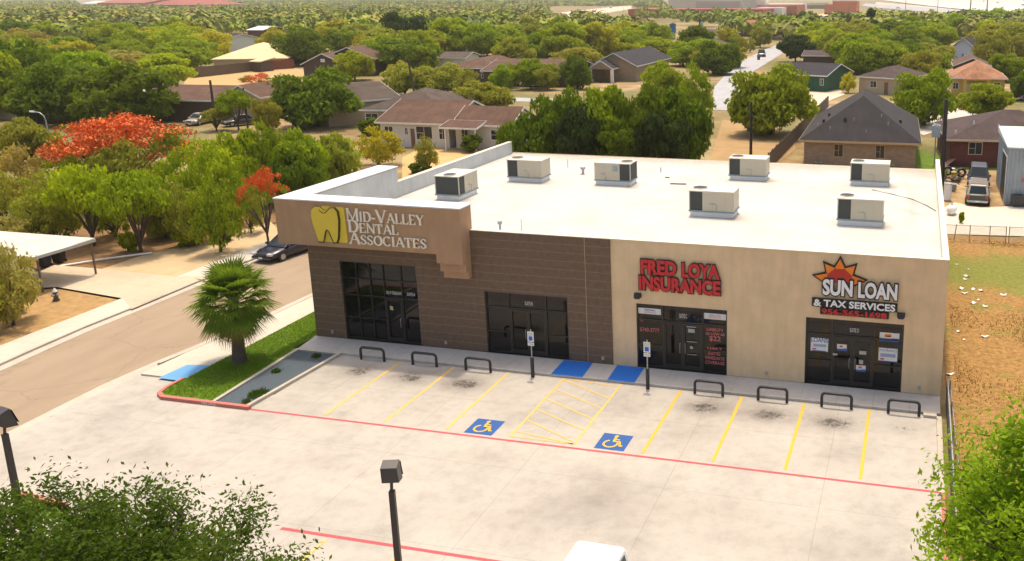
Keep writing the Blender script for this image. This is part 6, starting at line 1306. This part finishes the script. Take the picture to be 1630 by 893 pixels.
# one mass of all the more distant canopy
v = 13.
while v > -2.6:
    d = (at(800, v)-CAM).dot(RF); sp = max(3.0, 10.5/d*F_); u = -60
    while u < 1700:
        if not any(a-4 < u < b+4 and c < v < e for a, b, c, e in EX): p = at(u+rg.uniform(-2, 2), v+rg.uniform(-.3, .3), -.18); rest.append((p.x, p.y, rg.uniform(5, 10.5)*(1 if d < 900 else 1.6), rg.uniform(5, 10.5), rg.choice('DGGGBO')))
        u += sp*rg.uniform(.8, 1.3)
    v -= .8
nr = np.random.default_rng(9); V = []; CI = []
kk = list('DGBYOT')
for x, y, R, H, ck in rest:
    m = 130; q = nr.normal(size=(m, 3)); q /= np.linalg.norm(q, axis=1, keepdims=True); q[:, 2] = np.abs(q[:, 2])*1.0
    bumpy = 1+.18*np.sin(q[:, 0]*5+x)*np.cos(q[:, 1]*5+y)
    c = q*np.array([R, R, H*.62])*bumpy[:, None]*nr.uniform(.8, 1.03, (m, 1))+np.array([x, y, H*.33]); V.append(quad_cloud(c, q+nr.normal(size=(m, 3))*.4, R*.15, nr)); CI.append(np.full(m, kk.index(ck)))
def leafc(name, c):
    m, nt, b = newmat(name); f = noise(nt, .25, 3); nt.links.new(mixc(nt, f, tuple(v*.42 for v in c), tuple(v*.85 for v in c)), b.inputs['Base Color']); b.inputs['Roughness'].default_value = .8; return m
if V:
    me = quad_mesh('distant_woodland', np.concatenate(V), [leafc('far_leaf_'+WORD[k].replace(' ', '_'), PAL[k]) for k in kk], np.concatenate(CI))
    o = bpy.data.objects.new('distant_woodland', me); COL.objects.link(o); tag(o, kind='stuff', label='mass of far treetops running to the horizon')
print('far trees', ft, 'rest', len(rest), 'total rows', len(rows))

# ------------------------------------------------------------------ near trees built leaf by leaf
def near_tree(loc, R, H, col, label, seed, n_limb, leaves, leaf, zlo, stretch=(1, 1), shoots=26):
    r = empty('tree', loc, 0, label, 'tree'); g = np.random.default_rng(seed); mb = MB(); rr = random.Random(seed)
    mb.tube([(0, 0, -.1), (.05, .05, H*.25), (0, .1, H*.42)], [.2, .16, .13], 10); C_ = []; NN = []
    tips = []
    for i in range(n_limb):
        a = 2*math.pi*i/n_limb*1.618*3; el = rr.uniform(.05, 1.); q = math.sqrt(max(0, 1-el*el))
        e = Vector((math.cos(a)*q*R*stretch[0]*.85, math.sin(a)*q*R*stretch[1]*.85, H*zlo+(H*(1-zlo))*(.3+.62*el)))
        s = Vector((0, .05, H*rr.uniform(.3, .42))); m = s.lerp(e, .5)+Vector((rr.uniform(-.3, .3), rr.uniform(-.3, .3), .25))
        mb.tube([s, m, e], [.07, .04, .012], 6); tips.append((s, m, e))
    for q_ in range(0, n_limb, 8):
        s, m, e = tips[q_]; d_ = e-s; tips[q_] = (s, m+d_*.1, s+d_*1.17+Vector((0, 0, .1)))
    for s, m, e in tips:
        for j in range(7):
            t = rr.uniform(.35, 1); b0 = (m.lerp(e, (t-.5)*2) if t > .5 else s.lerp(m, t*2)); d = Vector((rr.gauss(0, 1), rr.gauss(0, 1), rr.gauss(.35, .6))).normalized()*rr.uniform(.5, 1.15)*R*.28
            mb.tube([b0, b0+d*.6+Vector((0, 0, .05)), b0+d], [.018, .01, .004], 4)
            k = int(leaves/(n_limb*7)); tt = g.uniform(.15, 1.08, k)[:, None]; c = np.array(b0)+np.array(d)*tt+g.normal(0, R*.052, (k, 3)); C_.append(c); NN.append(g.normal(size=(k, 3))*.7+np.array([0, 0, .6])+np.array(d)/max(.1, d.length)*.3)
    c = np.concatenate(C_); nn = np.concatenate(NN)
    mb.build('trunk', M_bark, r)
    me = quad_mesh('near_crown', quad_cloud(c, nn, leaf, g, 1.7), [M_leaf]); o = bpy.data.objects.new('crown', me); COL.objects.link(o); o.parent = r; o.color = (*col, 1); return r
near_tree((13.0, -24.4, -.15), 4.1, 7.2, (.10, .165, .014), 'large dark green tree crown filling the lower left corner of the photo', 31, 64, 92000, .037, .34, (1.15, .85))
near_tree((33.1, -17.4, -.15), 4.1, 7.9, (.30, .46, .02), 'bright green tree crown at the lower right corner beside the fence', 32, 58, 60000, .048, .2, (1., 1.))
# fan palm beside the lawn
def palm(loc, label):
    r = empty('palm_tree', loc, 0, label, 'palm tree'); g = np.random.default_rng(8); rr = random.Random(8)
    mb = MB(); pts = [(0, 0, 0), (.02, 0, .5), (.04, .02, 1.2), (.05, .03, 2.2), (.06, .03, 3.0)]; mb.tube(pts, [.36, .30, .26, .27, .2], 12)
    for k in range(150):
        a = rr.uniform(0, 6.28); z = rr.uniform(.1, 2.3); rad = .27+(.08 if z < .3 else 0); mb.add([(math.cos(a)*rad, math.sin(a)*rad, z), (math.cos(a+.25)*rad, math.sin(a+.25)*rad, z), (math.cos(a+.12)*(rad+.11), math.sin(a+.12)*(rad+.11), z+.17)], [(0, 1, 2)])
    mb.build('trunk', plain('palm_trunk_fibre', (.12, .095, .075), var=.4, scale=9, rough=.95), r)
    green = MB(); dead = MB()
    n = 84
    for i in range(n):
        el = R_(-66+146*(i/n)**.85); a = i*2.39996; isd = el < R_(-42); T_ = dead if isd else green
        d = Vector((math.cos(a)*math.cos(el), math.sin(a)*math.cos(el), math.sin(el))); b = Vector((.06, .03, 2.75)); Lp = rr.uniform(.7, 1.25)*(1.0 if not isd else .75)
        hub = b+d*Lp+Vector((0, 0, .08 if not isd else -.1)); T_.cyl(b, hub, .022, .012, n=4)
        sd_ = d.cross(Vector((0, 0, 1))).normalized(); up = sd_.cross(d).normalized(); m = 19; Lf = rr.uniform(.95, 1.25)*(1 if not isd else .8)
        for j in range(m):
            th = R_(-72+144*j/(m-1)); f = d*math.cos(th)+sd_*math.sin(th); L = Lf*(.72+.28*math.cos(th)); w = up.cross(f).normalized()*.038+up*.012*(1 if j % 2 else -1)
            p1 = hub+f*L*.55+up*.06*abs(math.sin(th)); p2 = hub+f*L+Vector((0, 0, -.16-.12*abs(math.sin(th))-(.2 if isd else 0)))
            T_.add([hub-w*.35, hub+w*.35, p1+w, p1-w, p2], [(0, 1, 2, 3), (3, 2, 4)])
    o = green.build('crown', M_leaf, r); o.color = (.20, .30, .03, 1); o = dead.build('dry_fronds', M_leaf, r); o.color = (.30, .22, .09, 1)
    r.scale = (.98, .98, 1.06); return r
p = at(382, 579); palm((p.x, p.y, -.02), 'fan palm with a shaggy round crown on the green lawn strip')
# grass blades on the lawn, weeds in the gravel bed
def blades(name, n, area, hgt, col, seed, z=-.012, w=.012, **t):
    g = np.random.default_rng(seed); x0, x1, y0, y1 = area; x = g.uniform(x0, x1, n); y = g.uniform(y0, y1, n); a = g.uniform(0, 6.28, n); h = hgt*g.uniform(.5, 1.3, n)
    dx, dy = np.cos(a)*w, np.sin(a)*w; lx, ly = g.normal(0, .4, n)*h, g.normal(0, .4, n)*h
    v = np.stack([np.stack([x-dx, y-dy, np.full(n, z)], 1), np.stack([x+dx, y+dy, np.full(n, z)], 1), np.stack([x+dx*.5+lx, y+dy*.5+ly, z+h], 1), np.stack([x-dx*.5+lx, y-dy*.5+ly, z+h], 1)], 1)
    return v
v = blades('g', 26000, (-2.42, .4, -7.5, 4.5), .045, None, 1).reshape(-1, 3).reshape(-1, 4, 3)
edge = .58+(v[:, 0, 1]+7.6)*(-.075); ok = (v[:, 0, 0] < edge-.15) & ~((v[:, 0, 1] > -.2) & (v[:, 0, 0] > -.1)) & ~((v[:, 0, 1] > -1.75) & (v[:, 0, 0] > -.12)) & ((v[:, 0, 0]+2.42)+(v[:, 0, 1]+7.6) > .45)
me = quad_mesh('grass', v[ok].reshape(-1, 3), [M_leaf]); o = bpy.data.objects.new('grass', me); COL.objects.link(o); o.color = (.22, .36, .012, 1); tag(o, kind='stuff', label='bright green lawn grass on the island beside the palm')
for i, (u, v_, rad, n, lb) in enumerate([(412, 628, .42, 500, 'largest green weed clump near the front of the gravel bed'), (440, 592, .2, 160, 'middle green weed clump in the gravel bed'), (503, 568, .22, 150, 'green weed clump at the back of the gravel bed'), (392, 640, .18, 100, 'small weed clump by the red kerb end of the gravel bed')]):
    p = at(u, v_, -.06); vv = blades('w', n, (-rad, rad, -rad, rad), .13, None, 10+i, z=0, w=.02); rr_ = np.hypot(vv[:, 0, 0], vv[:, 0, 1]); vv = vv[rr_ < rad]
    me = quad_mesh('weed', vv.reshape(-1, 3), [M_leaf]); o = bpy.data.objects.new('weed_clump', me); COL.objects.link(o); o.location = (p.x, p.y, -.06); o.color = (.09, .17, .02, 1); tag(o, lb, 'weed')
# dry grass tufts on the field at the right
v = blades('f', 30000, (31.3, 42, -12, 27), .06, None, 5, z=-.15, w=.025); g = np.random.default_rng(2); k = np.sin(v[:, 0, 0]*.9)+np.sin(v[:, 0, 1]*.7+v[:, 0, 0]*.4)+g.normal(0, .5, len(v)); v = v[(k > .0) & ~((v[:, 0, 1] > 12.5) & (v[:, 0, 1] < 25.6))]
me = quad_mesh('dry_grass', v.reshape(-1, 3), [M_leaf]); o = bpy.data.objects.new('dry_grass', me); COL.objects.link(o); o.color = (.30, .19, .07, 1); tag(o, kind='stuff', label='dry brown grass tufts on the field right of the building')

# ------------------------------------------------------------------ haze
mb = MB(); mb.box(-7000, 7000, -400, 9500, -2.0, 42); m, nt, b = newmat('haze'); nt.nodes.remove(b)
pv = N(nt, 'ShaderNodeVolumePrincipled'); pv.inputs['Color'].default_value = (1, .97, .9, 1); pv.inputs['Density'].default_value = .00016; pv.inputs['Anisotropy'].default_value = .2
nt.links.new(pv.outputs[0], nt.nodes['Material Output'].inputs['Volume'])
mb.build('haze', m, kind='stuff', label='thin warm summer haze over the far trees')
